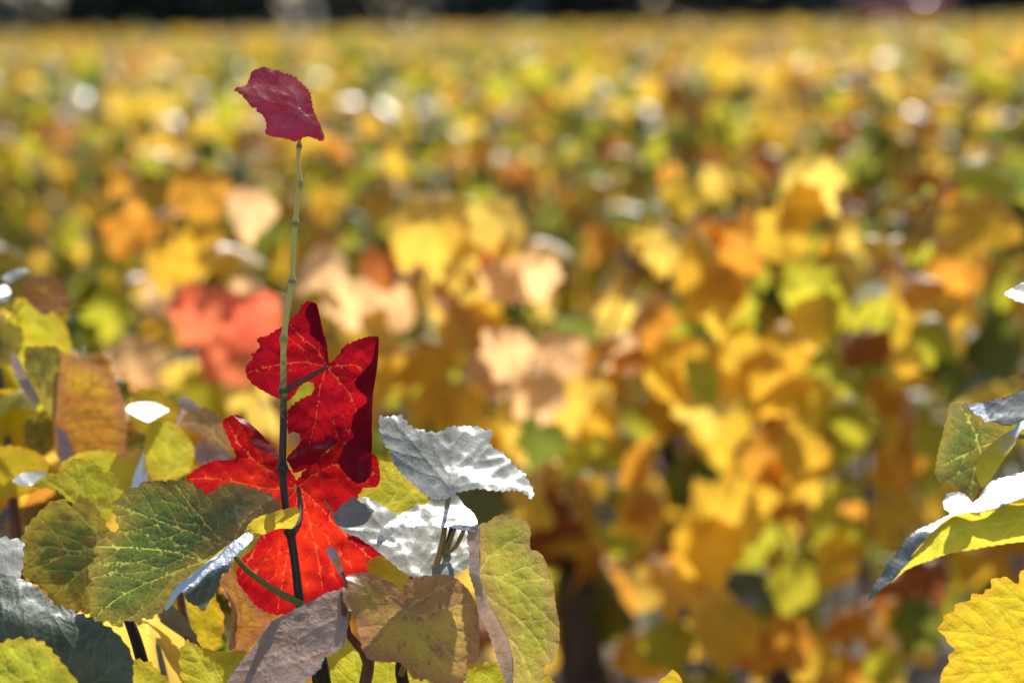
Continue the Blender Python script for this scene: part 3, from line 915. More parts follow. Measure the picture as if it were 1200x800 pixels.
def build_front_vine():
    b = px_to_world(400, 800, 1.60)
    root = empty('grapevine', (float(b[0]), float(b[1]), gz(b[0], b[1])))
    tag(root, 'sharp grapevine with one tall crimson-leaved shoot and sun-sheened grey-green leaves', 'grapevine')
    base = np.array(root.location)
    # woody parts, down to the ground
    tp = [(0, 0, -.04), (.02, .01, .2), (-.02, 0, .4), (0.01, 0, .55)]
    new_obj('trunk', tube_mesh('trunk', tp, [.034, .028, .026, .034], 10, .03), root, [M['bark']])
    low = px_to_world(372, 800, 1.60) - base
    # --- the upright shoot
    sh = [(352, 708, 1.600), (346, 662, 1.600), (340, 622, 1.600), (334, 588, 1.600), (331, 546, 1.600), (332, 500, 1.600), (332, 458, 1.600), (332.5, 400, 1.601),
          (337, 362, 1.602), (342, 330, 1.603), (343, 298, 1.604), (346.0, 262, 1.605), (349.0, 228, 1.606), (352, 214, 1.606), (349.0, 190, 1.607), (350.5, 172, 1.608), (351, 160, 1.609)]
    W = np.array([px_to_world(*p) for p in sh]) - base
    P = np.concatenate([[(0.01, 0, .53), (0.0, -.005, .7), low], W])
    rad_px = [8.5, 8.0, 8.0] + [7.6, 6.6, 7.0, 6.0, 6.0, 5.6, 5.4, 4.6, 4.4, 4.2, 4.0, 3.9, 3.6, 3.5, 3.1, 3.0, 2.8]
    Q = catmull(np.c_[P, np.array(rad_px) * 0.42e-3], 0.0022, False)
    nodes_px = [(340, 622, 1.6), (330.5, 548, 1.6), (332, 458, 1.6), (333.5, 398, 1.601), (341, 330, 1.603), (346.5, 263, 1.605), (351, 216, 1.606), (350.3, 172, 1.608)]
    NP = np.array([px_to_world(*p) for p in nodes_px]) - base
    rad = Q[:, 3].copy(); nodef = np.zeros(len(Q))
    for q in NP:
        d = np.linalg.norm(Q[:, :3] - q, axis=1)
        rad *= 1 + 0.65 * np.exp(-(d / 0.0026) ** 2)
        nodef = np.maximum(nodef, 0.85 * np.exp(-(d / 0.0015) ** 2))
    me = tube_mesh('cane', Q[:, :3], rad, 12)
    z = Q[:, 2]; zt, zb = W[-1][2], W[0][2]
    age = np.clip((zt - z) / (zt - zb), 0, 1)
    me.attributes.new('age', 'FLOAT', 'POINT').data.foreach_set('value', np.repeat(age, 12))
    me.attributes.new('node', 'FLOAT', 'POINT').data.foreach_set('value', np.repeat(nodef, 12))
    c = new_obj('cane', me, root, [M['shoot']]); c['label'] = 'tall upright cane, yellow-green above and near black below'
    for (x, y, d, dx, dy) in ((340, 322, 1.603, -5, -3), (352, 212, 1.605, 4, -4), (333, 393, 1.60, -6, -6), (345, 262, 1.604, 5, -3), (331, 545, 1.597, -5, -3), (349, 172, 1.606, -3, -2)):
        px_tube('bud', c, [(x, y, d), (x + dx * .6, y + dy * .5, d - .001), (x + dx, y + dy, d - .001)], [2.7, 2.3, 0.5], 'dark_cane', 6, None)
        c.children[-1].location = (0, 0, 0)
    # other canes
    px_tube('cane', root, [(420, 860, 1.57), (428, 800, 1.56), (432, 776, 1.556), (425, 762, 1.555), (408, 742, 1.553), (404, 715, 1.555), (402, 690, 1.57)], [4.5, 4, 4, 3, 2.4, 2.2, 1.8], 'cane')
    px_tube('cane', root, [(395, 870, 1.58), (382, 810, 1.58), (376, 775, 1.575), (371, 756, 1.57)], [5, 4.5, 4.5, 4], 'dark_cane')
    px_tube('cane', root, [(470, 870, 1.59), (474, 812, 1.585), (470, 780, 1.58), (486, 730, 1.585), (506, 690, 1.588), (516, 660, 1.59), (530, 620, 1.60), (527, 575, 1.605)], [4.8, 4.2, 4, 3.2, 2.8, 2.4, 2.2, 1.8], 'dark_cane')
    px_tube('cane', root, [(180, 900, 1.66), (172, 800, 1.64), (158, 745, 1.63), (140, 700, 1.64), (120, 640, 1.67)], [5, 4.5, 4, 3, 2], 'dark_cane')
    px_tube('cane', root, [(330, 880, 1.63), (240, 790, 1.66), (215, 720, 1.68), (205, 640, 1.70)], [4.5, 4, 3, 2], 'cane')

    # --- leaf at the tip
    T = [(292, 91), (294, 85), (300, 81), (307, 79), (318, 80), (330, 84), (345, 91), (355, 98), (361, 106), (365, 114), (366, 124), (369, 133), (375, 142), (379, 151), (381, 160), (379, 165), (371, 164), (364, 161),
         (358, 160), (351, 162), (346, 165), (338, 163), (330, 161.5), (320, 159), (311, 156), (312, 150), (312, 144), (310, 139), (306, 133), (301, 131), (300, 127), (293, 125), (291, 120), (287, 115), (281, 110), (274, 107), (279, 103), (287, 99)]
    hero_leaf(root, [(dict(out=T, d0=1.60, teeth=(2.0, 5.5), step=2.0, crinkle=3.2, relief=0.8, seed=2,
                          depth=[(305, 80, 3.2), (330, 84, 3.4), (355, 98, 3.2), (366, 120, 1.7), (292, 92, 2.2), (275, 107, 0.6), (308, 100, 1.6), (330, 106, 0.9), (312, 117, -0.3), (345, 125, -0.2), (288, 114, -0.5),
                                 (335, 138, -0.9), (312, 132, -0.7), (312, 155, -1.0), (345, 163, -0.9), (365, 140, -0.1), (380, 163, -0.3), (351, 128, 0.2), (360, 132, 0.9)],
                          veins=[[(352, 131), (335, 126), (312, 117), (280, 108)], [(352, 131), (335, 142), (322, 150), (312, 156)], [(352, 131), (340, 108), (325, 92), (310, 81)], [(352, 131), (365, 145), (379, 161)], [(352, 131), (360, 118), (362, 108)]]), 'tip')],
              'small drooping crimson leaf at the tip of the tall cane', 2.0, ([(351, 163, 1.608), (351, 150, 1.609), (352, 131, 1.603)], [1.6, 1.3, 1.0], 'petiole_green'))

    # --- upper red leaf
    U = [(361, 353), (371, 356), (376, 375), (381, 395), (384, 412), (386, 425), (394, 419), (400, 411), (402, 406), (412, 401), (425, 396), (433, 394), (443, 394), (444, 402), (443, 420), (440, 445), (437, 465), (436, 500), (435, 530),
         (420, 522), (404, 517), (391, 520), (385, 526), (370, 541), (355, 550), (344, 553), (341, 547), (336, 537), (345, 525), (352, 517), (351, 509), (345, 506), (338, 508), (337, 495), (337, 482), (345, 472), (355, 466), (364, 462), (368, 455), (367, 449),
         (360, 447), (352, 452), (345, 462), (336, 470), (329, 468), (318, 463), (305, 456), (295, 449), (289, 440), (288, 430), (293, 424), (297, 418), (294, 415), (300, 412), (305, 405), (301, 400), (303, 395), (312, 394), (322, 388),
         (330, 383), (338, 378), (341, 372), (350, 366), (354, 358)]
    Ud = [(383, 430, 0.6), (295, 435, 1.5), (310, 400, 1.6), (361, 355, 1.4), (381, 395, 0.9), (443, 396, 1.0), (440, 450, 0.4), (412, 420, 0.8), (400, 480, 0.5), (365, 490, 0.5), (340, 495, 0.7), (330, 465, 1.3), (352, 512, 0.1), (385, 512, 0.0),
          (344, 552, -1.5), (370, 540, -1.2), (388, 522, -0.7), (436, 530, 0.3), (337, 536, -0.7)]
    fE = [(444, 394), (443, 420), (440, 445), (437, 465), (436, 500), (436, 535)]
    F1 = fE + [(436, 548), (433, 559), (426, 565), (418, 566), (409, 560), (400, 547), (397, 540), (404, 522), (415, 511), (412, 502), (416, 484), (430, 472), (430, 464), (418, 454), (416, 446), (428, 433), (437, 421), (441, 402)]
    fE2 = [(371, 356), (376, 375), (381, 395), (384, 412), (385, 424)]
    F2 = fE2 + [(377, 404), (370, 397), (363, 390), (364, 380), (358, 370), (359, 362), (364, 355)]
    um = tps(Ud)
    hero_leaf(root, [(dict(out=U, d0=1.612, depth=Ud, teeth=(1.8, 7.5), step=3.2, seed=3, crinkle=2.2, smooth_edges=[fE, fE2],
                           veins=[[(383, 430), (375, 455), (370, 490), (362, 520)], [(383, 430), (397, 446), (410, 462), (417, 480), (422, 510)], [(383, 430), (400, 428), (415, 427), (428, 434)],
                                  [(383, 430), (360, 424), (335, 426), (312, 430), (291, 436)], [(383, 430), (372, 410), (352, 394), (340, 380)]]), 'crimson'),
                     (dict(out=F1, d0=1.612, depth=[(x, y, um(x, y)) for x, y in fE] + [(x, y, um(x, y) - 0.7) for x, y in ((397, 540), (412, 502), (416, 446), (418, 566), (430, 468), (428, 433))], teeth=(1.2, 8), step=3.2, seed=4, smooth_edges=[fE],
                           veins=[[(437, 465), (428, 500), (418, 560)]]), 'maroon'),
                     (dict(out=F2, d0=1.612, depth=[(x, y, um(x, y)) for x, y in fE2] + [(x, y, um(x, y) - 0.5) for x, y in ((363, 390), (358, 368), (377, 404))], teeth=(1.0, 7), step=3, seed=5, smooth_edges=[fE2]), 'maroon')],
              'upper crimson leaf with dark folded margins', 3.0, ([(333, 459, 1.600), (346, 450, 1.603), (365, 440, 1.609), (384, 429.5, 1.617)], [2.6, 2.0, 1.8, 1.3], 'petiole_red'))

    # --- lower red leaf
    L = [(260, 494), (268, 488), (276, 485), (288, 491), (304, 506), (317, 519), (328, 533), (338, 548), (348, 562), (356, 551), (369, 540), (388, 525), (401, 516), (405, 522), (412, 530), (425, 530), (440, 533), (445, 550), (445, 565), (438, 571), (427, 571), (421, 579), (418, 592),
         (425, 610), (437, 630), (450, 655), (442, 671), (425, 678), (405, 687), (385, 697), (360, 710), (340, 718), (325, 720), (313, 717), (301, 710), (293, 702), (288, 694), (280, 684), (277, 672), (279, 662), (285, 652), (297, 642), (304, 629),
         (300, 612), (280, 600), (255, 588), (232, 575), (218, 561), (229, 550), (249, 540), (276, 537), (270, 519), (266, 510), (263, 502)]
    Ld = [(350, 570, -1.0), (265, 490, 1.2), (218, 561, 0.2), (276, 537, 0.4), (445, 560, 0.6), (401, 517, 1.0), (325, 720, -0.6), (450, 656, 0.5), (278, 672, -0.2), (380, 640, -0.3), (300, 560, -0.2), (395, 690, 0.2), (328, 533, 0.3)]
    lm = tps(Ld)
    fE = [(272, 485), (288, 491), (304, 506), (317, 519), (328, 533)]
    F3 = fE + [(324, 537), (312, 531), (303, 526), (295, 520), (293, 513), (298, 508), (290, 499), (281, 493)]
    hero_leaf(root, [(dict(out=L, d0=1.640, depth=Ld, teeth=(2.0, 9), step=3.6, seed=6, crinkle=2.0, smooth_edges=[fE],
                           veins=[[(350, 570), (335, 560), (305, 545), (280, 520), (268, 496)], [(350, 570), (320, 573), (285, 566), (250, 560), (222, 561)], [(350, 570), (368, 556), (390, 545), (415, 545), (442, 555)], [(350, 570), (372, 590), (400, 622), (425, 645), (446, 662)], [(350, 570), (345, 610), (335, 660), (325, 716)],
                                  [(352, 572), (362, 610), (372, 650), (378, 690)], [(348, 572), (320, 610), (295, 650), (282, 672)]]), 'scarlet'),
                     (dict(out=F3, d0=1.640, depth=[(x, y, lm(x, y)) for x, y in fE] + [(x, y, lm(x, y) - 0.6) for x, y in ((293, 513), (312, 531), (284, 496))], teeth=(1, 6), step=3, seed=7, smooth_edges=[fE]), 'maroon')],
              'large scarlet leaf behind the dark foot of the cane', 4.0, ([(342, 624, 1.601), (350, 614, 1.606), (352, 594, 1.618), (350, 571, 1.631)], [2.8, 2.2, 1.9, 1.3], 'petiole_red'))

    # --- green gold leaf beside the shoot
    G = [(242, 578.5), (233, 571), (223, 565), (213, 564), (204, 561), (197, 562), (194, 566), (183, 563), (176, 563), (168, 565), (161, 570), (155, 571), (148, 575), (141, 582), (133, 588), (131.5, 597), (136, 606), (137, 614), (141, 620), (135, 621), (126, 625), (118, 632), (110, 639), (112, 646), (116, 650),
         (109, 657), (103, 666), (104, 675), (107, 679), (102, 688), (102, 693), (105.5, 700), (104, 711), (106, 726), (116, 729), (126, 728), (138.7, 735), (147, 728), (155, 726), (161, 732), (168, 725), (180, 722), (192, 713), (209, 685), (223, 673.5), (242, 658), (266, 639), (287, 623.6),
         (297, 608), (315, 602), (329, 596), (328, 590), (318, 578.5), (304, 574), (292, 570), (280, 566.6), (263, 565.5), (256, 570)]
    fG = [(192, 712), (209, 685), (223, 673.5), (242, 658), (266, 639), (287, 623.6)]
    Gd = [(204, 561, 3.0), (141, 582, 2.0), (263, 566, 3.2), (325, 590, 2.3), (290, 585, 2.4), (240, 600, 1.8), (180, 620, 1.2), (192, 712, -1.0), (242, 658, -0.5), (287, 623, 0.4), (103, 666, 0.8), (106, 726, -0.2), (138, 735, -0.8), (168, 724, -1.0), (160, 680, 0.1)]
    FG = fG + [(293, 624), (297, 627), (294, 633), (288, 640), (280, 646), (272, 656), (270, 664), (267, 670), (260, 673.5), (256, 685), (251.5, 697), (244, 706), (240, 715), (236, 716), (232, 710), (228, 709), (222, 706), (218, 702), (214, 693), (207, 699), (199, 710), (194, 715)]
    ROLL = [(287, 623.6), (292, 613), (299, 607), (316, 601), (332, 596.5), (346, 594), (351, 597), (350, 606), (347, 613), (342, 619), (327, 619), (308, 626), (297, 630)]
    hero_leaf(root, [(dict(out=G, d0=1.565, depth=Gd, teeth=(4.0, 14), step=3.4, seed=8, smooth_edges=[fG, [(287, 623), (329, 596)]], relief=0.3,
                           veins=[[(285, 632), (256, 637), (242, 629.5), (215, 620), (192, 612), (162, 601), (134, 591)], [(280, 635), (258, 632), (244, 616), (228, 598), (206, 568)], [(280, 638), (258, 645), (237, 656), (209, 647), (178, 643), (149, 641), (114, 640)],
                                  [(275, 645), (250, 655), (235, 659), (204, 670), (164, 686.5), (133, 704), (107, 727)], [(275, 630), (285, 610), (300, 596), (318, 585)]]), 'green_gold'),
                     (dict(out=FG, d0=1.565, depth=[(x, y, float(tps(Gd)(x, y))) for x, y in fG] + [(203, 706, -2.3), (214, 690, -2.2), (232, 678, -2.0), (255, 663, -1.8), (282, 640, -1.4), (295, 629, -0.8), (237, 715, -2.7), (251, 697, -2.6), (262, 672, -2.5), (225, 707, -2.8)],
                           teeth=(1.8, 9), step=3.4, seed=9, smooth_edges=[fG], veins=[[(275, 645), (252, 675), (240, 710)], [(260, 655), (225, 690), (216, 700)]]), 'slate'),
                     (dict(out=ROLL, d0=1.565, depth=[(287, 623, 0.4), (299, 607, 0.9), (332, 596.5, 0.9), (349, 595, 0.9), (300, 628, 0.5), (327, 619, 0.6), (345, 616, 0.7), (320, 611, 0.4)], teeth=(1.0, 8), step=3.2, seed=10), 'lime')],
              'broad green and gold leaf with pale veins and a folded silvery side', 5.0, ([(354, 708, 1.598), (320, 690, 1.588), (290, 668, 1.578), (274, 650, 1.566)], [2.6, 2.2, 2.0, 1.6], 'petiole_green'))

    # --- silver leaf standing free
    S1 = [(444.6, 486.5), (452, 489), (460, 488), (469, 485), (475, 492), (482, 498), (490, 501.6), (504, 506), (517.5, 504), (526, 500), (545, 498), (561.6, 497.5), (567, 502.5), (576, 503), (577, 511), (574, 516), (578, 522), (589, 529), (600, 541.5), (614, 555), (625, 571), (623.5, 583), (614, 577),
          (600, 574.5), (578, 573), (556, 572), (534, 576), (528, 580), (514, 584), (501, 580), (490, 572), (482, 565), (471, 555), (462.5, 543), (457, 529), (449, 517), (444.6, 500)]
    hero_leaf(root, [(dict(out=S1, d0=1.555, teeth=(3.2, 8), step=3.0, seed=11, crinkle=1.3, relief=0.6,
                           depth=[(445, 487, 5.86), (469, 486, 6.13), (490, 503, 4.53), (505, 508, 4.00), (527, 502, 4.53), (561, 499, 6.13), (577, 511, 5.06), (529, 540, 1.20), (526, 568, -1.60), (501, 580, -2.13), (471, 553, 1.07), (449, 515, 3.46), (600, 543, 2.53), (624, 575, -0.53), (578, 571, -1.20), (490, 540, 1.47), (565, 540, 2.40)],
                           veins=[[(526, 572), (529, 545), (529, 520), (526, 501)], [(526, 572), (505, 545), (480, 515), (458, 490)], [(526, 572), (550, 550), (572, 525)], [(526, 572), (570, 565), (620, 575)]]), 'dusty')],
              'silvery sunlit leaf standing clear against the golden blur', 6.0, ([(527, 576, 1.605), (527, 572, 1.585), (526, 568, 1.574)], [1.6, 1.4, 1.1], 'petiole'))

    # --- big olive leaf with silver shoulder
    Y = [(563, 614), (571, 612), (577, 607), (582, 604), (589.5, 603), (600, 604.5), (608, 606), (618, 612), (622, 619), (622, 630), (621, 638), (624, 644), (632, 646), (639, 655.6), (643, 669), (648.5, 684.5), (651, 705.5), (655, 726.5), (655.6, 750), (652.5, 763), (648.5, 776), (638, 780), (637, 789.5), (632, 803), (618, 822), (600, 830),
         (600, 800), (600, 768.5), (589.5, 737), (573.7, 708), (563, 676.6), (562, 642)]
    fY = [(562, 614), (562, 642), (563, 676.6), (573.7, 708), (589.5, 737), (600, 768.5), (601, 800), (600, 830)]
    ST = fY + [(590, 830), (591, 800), (584, 779), (574, 747.5), (561, 716), (553, 684.5), (549.5, 663.5), (547.5, 637), (548, 620)]
    SH = [(443, 627), (454, 610), (473.5, 599), (490, 591), (497, 592), (503, 585), (506, 573), (512, 568), (518, 567), (527, 571), (534, 576), (540, 584), (544, 591), (552, 598), (558, 606), (560, 618), (556, 624), (545, 620), (530, 618), (517.5, 618.5), (504, 614), (490, 616), (471, 620), (454, 630), (441, 640)]
    Yd = [(589, 603, 1.6), (622, 638, 1.6), (655, 750, 0.7), (631, 803, -0.4), (562, 614, 0.6), (563, 650, 0.1), (563, 676, -0.1), (589, 737, -0.5), (600, 790, -0.8), (620, 700, 0.9)]
    ym = tps(Yd)
    hero_leaf(root, [(dict(out=Y, d0=1.555, depth=Yd, teeth=(1.6, 9), step=3.4, seed=12, smooth_edges=[fY], relief=0.3,
                           veins=[[(563, 671), (584, 678), (608, 690), (630, 712), (653, 735)], [(563, 668), (575, 650), (595, 637), (617, 623)], [(564, 680), (571, 697.6), (600, 718.6), (626, 745), (643, 772)], [(568, 690), (584, 737), (605, 755), (621, 790)], [(575, 674), (590, 675), (610.5, 666), (640, 659)]]), 'olive'),
                     (dict(out=ST, d0=1.555, depth=[(x, y, float(ym(x, y))) for x, y in fY] + [(548, 622, 1.6), (549.5, 663, 1.5), (553, 684, 1.4), (574, 747, 0.9), (591, 800, 0.3)], teeth=(2.2, 8), step=3.2, seed=13, smooth_edges=[fY]), 'mauve'),
                     (dict(out=SH, d0=1.555, crinkle=1.8, teeth=(1.6, 8), step=3.0, seed=14,
                           depth=[(445, 628, 1.20), (456, 612, 2.40), (473, 600, 3.20), (490, 592, 3.60), (509, 570, 5.00), (530, 573, 5.00), (543, 590, 4.20), (557, 606, 2.20), (558, 620, 0.60), (545, 619, 0.20), (517, 617, 0.30), (490, 614, 0.80), (471, 619, 0.90), (442, 638, 0.80), (515, 590, 3.60), (522, 604, 2.00)],
                           veins=[[(555, 612), (525, 606), (490, 604), (460, 617)]]), 'dusty')],
              'tall olive-yellow leaf with a folded grey edge and silver shoulder', 7.0, ([(545, 618, 1.562), (534, 640, 1.58), (520, 650, 1.588)], [1.6, 1.4, 1.6], 'petiole_tan'))
    px_tube('tendril', root, [(522, 612, 1.568), (519, 632, 1.568), (515, 650, 1.570), (507, 675, 1.575)], [1.7, 1.9, 2.1, 2.3], 'petiole_tan')
    px_tube('tendril', root, [(534, 616, 1.562), (527, 634, 1.566), (518, 648, 1.569)], [1.3, 1.4, 1.6], 'petiole')

    # --- lower silver leaf
    S4 = [(380, 583), (388, 594), (392, 600), (402, 588), (407, 586), (413, 580), (419, 583), (432, 581), (449, 591), (462, 600), (475, 606), (500, 610), (530, 612), (550, 618), (554, 628), (553, 640), (550, 652), (548, 662.6), (534, 674), (515, 679), (500, 680), (482, 676), (471, 668), (451.5, 651.6), (438, 640.5), (421, 629.5), (405, 622.7), (394, 613), (390, 603)]
    hero_leaf(root, [(dict(out=S4, d0=1.588, teeth=(1.6, 7), step=3.2, seed=15, crinkle=1.4, relief=0.7,
                           depth=[(380, 583, 4.22), (413, 581, 4.96), (449, 591, 5.21), (394, 611, 2.48), (421, 628, 0.99), (451, 650, -0.99), (482, 675, -2.98), (534, 673, -2.23), (553, 642, 0.99), (550, 618, 3.72), (500, 625, 2.23), (470, 630, 1.49)],
                           veins=[[(482, 676), (470, 640), (440, 610), (414, 583)], [(482, 676), (510, 650), (545, 625)], [(482, 676), (520, 670), (548, 655)]]), 'dusty')],
              'lower silvery leaf with a glossy white face beside the scarlet leaf', 8.0, ([(502, 700, 1.575), (490, 690, 1.57), (481, 675, 1.568)], [1.7, 1.5, 1.2], 'petiole'))

    # --- brown olive leaf below
    Mo = [(405.7, 675), (411, 671), (416, 670), (432, 671), (448, 678), (461, 683), (469, 693), (473, 703), (472, 693), (475, 681), (487, 676.6), (503, 673.5), (516, 672), (529, 674), (539.6, 680.6), (550, 692), (556.7, 705.5), (560.6, 721), (562, 747.5), (560.6, 771), (548, 778), (547.5, 789.5), (540, 803), (516, 803), (500, 796), (495, 793), (484.5, 795), (476.6, 784), (466, 775), (453, 776), (432, 772),
          (424, 758), (419, 737), (411, 711), (405.7, 700), (410, 689)]
    hero_leaf(root, [(dict(out=Mo, d0=1.54, teeth=(2.0, 9), step=3.4, seed=16, relief=0.3, crinkle=1.3,
                           depth=[(475, 716, 0.2), (414, 671, 2.2), (440, 676, 1.7), (461, 684, 1.2), (405, 700, 0.4), (424, 757, -0.7), (466, 774, -0.9), (500, 796, -1.1), (516, 673, 1.4), (556, 705, 0.9), (561, 770, -0.1), (545, 795, -0.7), (474, 702, 0.6), (440, 715, 0.2), (520, 740, 0.4)],
                           veins=[[(475, 716), (485, 706), (510, 692), (536, 678)], [(475, 716), (495, 720), (520, 712), (556, 707)], [(475, 716), (490, 720), (515, 730), (542, 741), (560, 760)], [(475, 716), (490, 745), (504, 762), (520, 785), (528, 800)], [(475, 716), (455, 700), (430, 690), (410, 680)], [(475, 716), (460, 735), (440, 755), (428, 768)]]), 'brown')],
              'brown and olive leaf below the silver leaves', 9.0, ([(470, 790, 1.575), (480, 760, 1.56), (475, 718, 1.543)], [2.0, 1.6, 1.3], 'petiole'))

    # --- pinkish leaf at the bottom
    Pk = [(266, 802), (268.7, 794), (282, 775), (301, 751), (316.7, 730), (338, 716.7), (359, 706), (383, 694), (404.7, 690), (409, 697), (410, 706), (411, 714), (407, 735), (404.7, 751), (394, 764.7), (380.7, 770), (375, 783), (362, 794), (351, 803), (330, 812), (290, 815)]
    hero_leaf(root, [(dict(out=Pk, d0=1.535, teeth=(1.6, 8), step=3.4, seed=17, crinkle=1.3,
                           depth=[(268, 796, -1.81), (316, 730, 2.05), (359, 706, 3.13), (402, 691, 3.61), (411, 714, 1.93), (404, 751, 0.24), (362, 793, -2.17), (325, 812, -3.37), (340, 755, 0.36)],
                           veins=[[(410, 716), (375, 735), (340, 755), (290, 800)], [(410, 716), (380, 712), (345, 722), (318, 735)], [(410, 716), (395, 740), (370, 785)]]), 'mauve')],
              'pinkish brown leaf lying below the foot of the cane', 10.0, ([(404, 735, 1.553), (409, 724, 1.55), (410, 715, 1.549)], [1.5, 1.4, 1.2], 'petiole'))

    # --- small young leaf in front of the scarlet one
    YL = [(382, 641), (388, 639), (394, 643), (397, 651), (401, 660), (403, 670), (400, 674), (394, 664), (386, 654)]
    hero_leaf(root, [(dict(out=YL, d0=1.60, depth=[(382, 641, 1.0), (394, 643, 1.2), (388, 655, -0.2), (402, 672, -0.6)], teeth=(0.6, 6), step=2.6, seed=18), 'lime')],
              'tiny curled green leaf in front of the scarlet leaf', 11.0, ([(404, 690, 1.575), (405, 682, 1.585), (402, 670, 1.595)], [1.4, 1.2, 0.9], 'petiole'))

    # --- leaves further left and low
    def simple(out, d0, depth, mat, veins=(), label=None, seed=20.0, teeth=(3.6, 13), step=4.5, crinkle=1.2, petiole=None):
        return hero_leaf(root, [(dict(out=out, d0=d0, depth=depth, veins=veins, teeth=teeth, step=step, seed=int(seed * 7) % 91, crinkle=crinkle), mat)], label, seed, petiole)
    simple([(24, 650), (26, 628), (33, 614), (42, 604), (59, 588), (75, 585), (84, 593), (93, 581), (105, 586), (116, 599), (128, 622), (132, 660), (124, 700), (108, 715), (103, 719), (84, 714), (66, 709), (52, 691), (35, 681), (26, 670)], 1.665,
           [(75, 585, 1.6), (24, 650, 0.2), (130, 650, 0.8), (103, 719, -1.2), (75, 650, 0.3)], 'rust_green',
           [[(128, 640), (90, 645), (55, 640), (27, 650)], [(128, 640), (100, 610), (80, 590)], [(128, 640), (95, 670), (60, 700)], [(128, 640), (112, 680), (103, 716)]], 'green leaf with rust blotch and yellow margin', 21.0)
    simple([(38, 569), (54, 556), (70, 553), (79, 541), (91, 537), (108, 541), (122, 551), (136, 557), (143, 572), (138, 600), (110, 612), (94, 596), (80, 586), (66, 574)], 1.72, [(91, 537, 1.0), (143, 575, 0.4), (38, 569, -1.0), (100, 605, -1.2)], 'lime',
           [[(110, 612), (100, 580), (91, 540)], [(110, 612), (80, 580), (55, 562)], [(110, 612), (128, 585), (138, 562)]], 'lime yellow leaf with scalloped edge', 22.0)
    simple([(15, 564), (24, 555), (45, 551), (55, 554), (44, 565), (28, 569)], 1.715, [(15, 564, -0.8), (45, 551, 1.4), (28, 569, -1.0)], 'glare', seed=23.0, teeth=(0.8, 7), label='small curled silvery leaf tip')
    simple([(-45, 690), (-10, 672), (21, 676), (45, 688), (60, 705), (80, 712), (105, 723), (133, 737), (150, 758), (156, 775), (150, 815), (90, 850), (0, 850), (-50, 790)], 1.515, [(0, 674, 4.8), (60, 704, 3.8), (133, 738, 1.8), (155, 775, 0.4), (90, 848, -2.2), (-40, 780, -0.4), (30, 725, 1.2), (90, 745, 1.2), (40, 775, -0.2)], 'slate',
           [[(60, 850), (75, 790), (90, 740), (70, 708)], [(60, 850), (10, 760), (0, 680)], [(60, 850), (110, 800), (150, 765)]], 'large grey-green leaf with shaded face', 24.0)
    simple([(-40, 770), (0, 753), (21, 747), (49, 751), (66, 768), (84, 790), (98, 815), (60, 850), (-30, 850)], 1.485, [(0, 753, 1.2), (49, 751, 1), (90, 800, 0), (20, 850, -1)], 'lime', [[(60, 850), (45, 800), (30, 750)], [(60, 850), (10, 800), (-20, 770)]], 'bright yellow-green leaf low in the frame corner', 25.0)
    simple([(-50, 640), (0, 629), (14, 630), (27, 634), (25, 672), (10, 690), (-40, 680)], 1.60, [(0, 629, 5), (26, 634, 4.5), (10, 688, -1)], 'dusty', seed=26.0)
    simple([(210, 767), (214, 756), (220, 749), (231, 756), (245, 761), (266, 763), (286, 761), (282, 780), (270, 805), (245, 815), (215, 800)], 1.56, [(220, 749, 0.8), (285, 762, 0.5), (245, 812, -0.8), (212, 780, 0)], 'lime', [[(262, 812), (240, 780), (222, 752)], [(262, 812), (270, 785), (280, 766)]], 'yellow-green leaf at the bottom with curled edge', 27.0)
    simple([(100, 805), (105, 798), (122, 793), (126, 777), (140, 772), (157, 772), (175, 775), (189, 788), (198, 800), (190, 830), (130, 840)], 1.55, [(150, 772, 0.6), (105, 798, 0.2), (198, 800, 0), (150, 838, -1)], 'lime', [[(160, 838), (152, 800), (148, 774)], [(160, 838), (125, 805), (110, 798)]], 'yellow-green leaf low in the frame with scalloped top', 28.0)
    simple([(258, 682), (262, 670), (271, 658), (278, 680), (293, 700), (306, 716), (318, 722), (305, 745), (283, 764), (268, 760), (272, 735), (272, 715)], 1.645, [(271, 660, 0.8), (316, 722, 0), (270, 760, -0.8)], 'amber', [[(275, 762), (282, 720), (270, 665)], [(278, 740), (300, 722)]], 'amber leaf with brown specks under the green gold leaf', 29.0)
    simple([(268, 760), (272, 735), (271, 712), (266, 692), (274, 705), (279, 730), (276, 758)], 1.635, [(268, 760, -0.5), (266, 692, 0.5), (279, 730, 0.8)], 'brown', seed=30.0, teeth=(0.6, 7), step=3.5)
    simple([(186, 735), (205, 700), (228, 695), (250, 700), (262, 722), (258, 752), (230, 772), (200, 765)], 1.70, [(210, 700, 0.8), (260, 730, 0.6), (200, 765, -0.8)], 'yellow', [[(235, 770), (225, 735), (215, 700)], [(235, 770), (250, 740)]], 'yellow leaf shaded below the green gold leaf', 31.0)
    simple([(415, 585), (424, 572), (438, 572), (446, 562), (446, 540), (462, 544), (490, 572), (505, 588), (480, 612), (445, 602)], 1.665, [(446, 542, 1), (505, 588, 0), (440, 600, -0.6)], 'lime', [[(445, 602), (465, 575), (460, 548)], [(445, 602), (480, 598), (502, 588)]], 'lime leaf glowing behind the silver leaves', 32.0)
    simple([(430, 660), (445, 650), (462, 662), (480, 680), (475, 700), (440, 690)], 1.62, [(445, 650, 0.6), (480, 690, 0), (432, 665, 0)], 'lime', seed=33.0, teeth=(1, 8))
    simple([(372, 785), (390, 765), (410, 745), (440, 755), (470, 775), (492, 790), (480, 830), (420, 850), (380, 830)], 1.60, [(410, 745, 1), (490, 790, 0.6), (430, 848, -1)], 'lime', [[(430, 845), (420, 800), (412, 750)], [(430, 845), (460, 805), (485, 790)]], 'yellow-green leaf behind the brown leaf', 34.0)
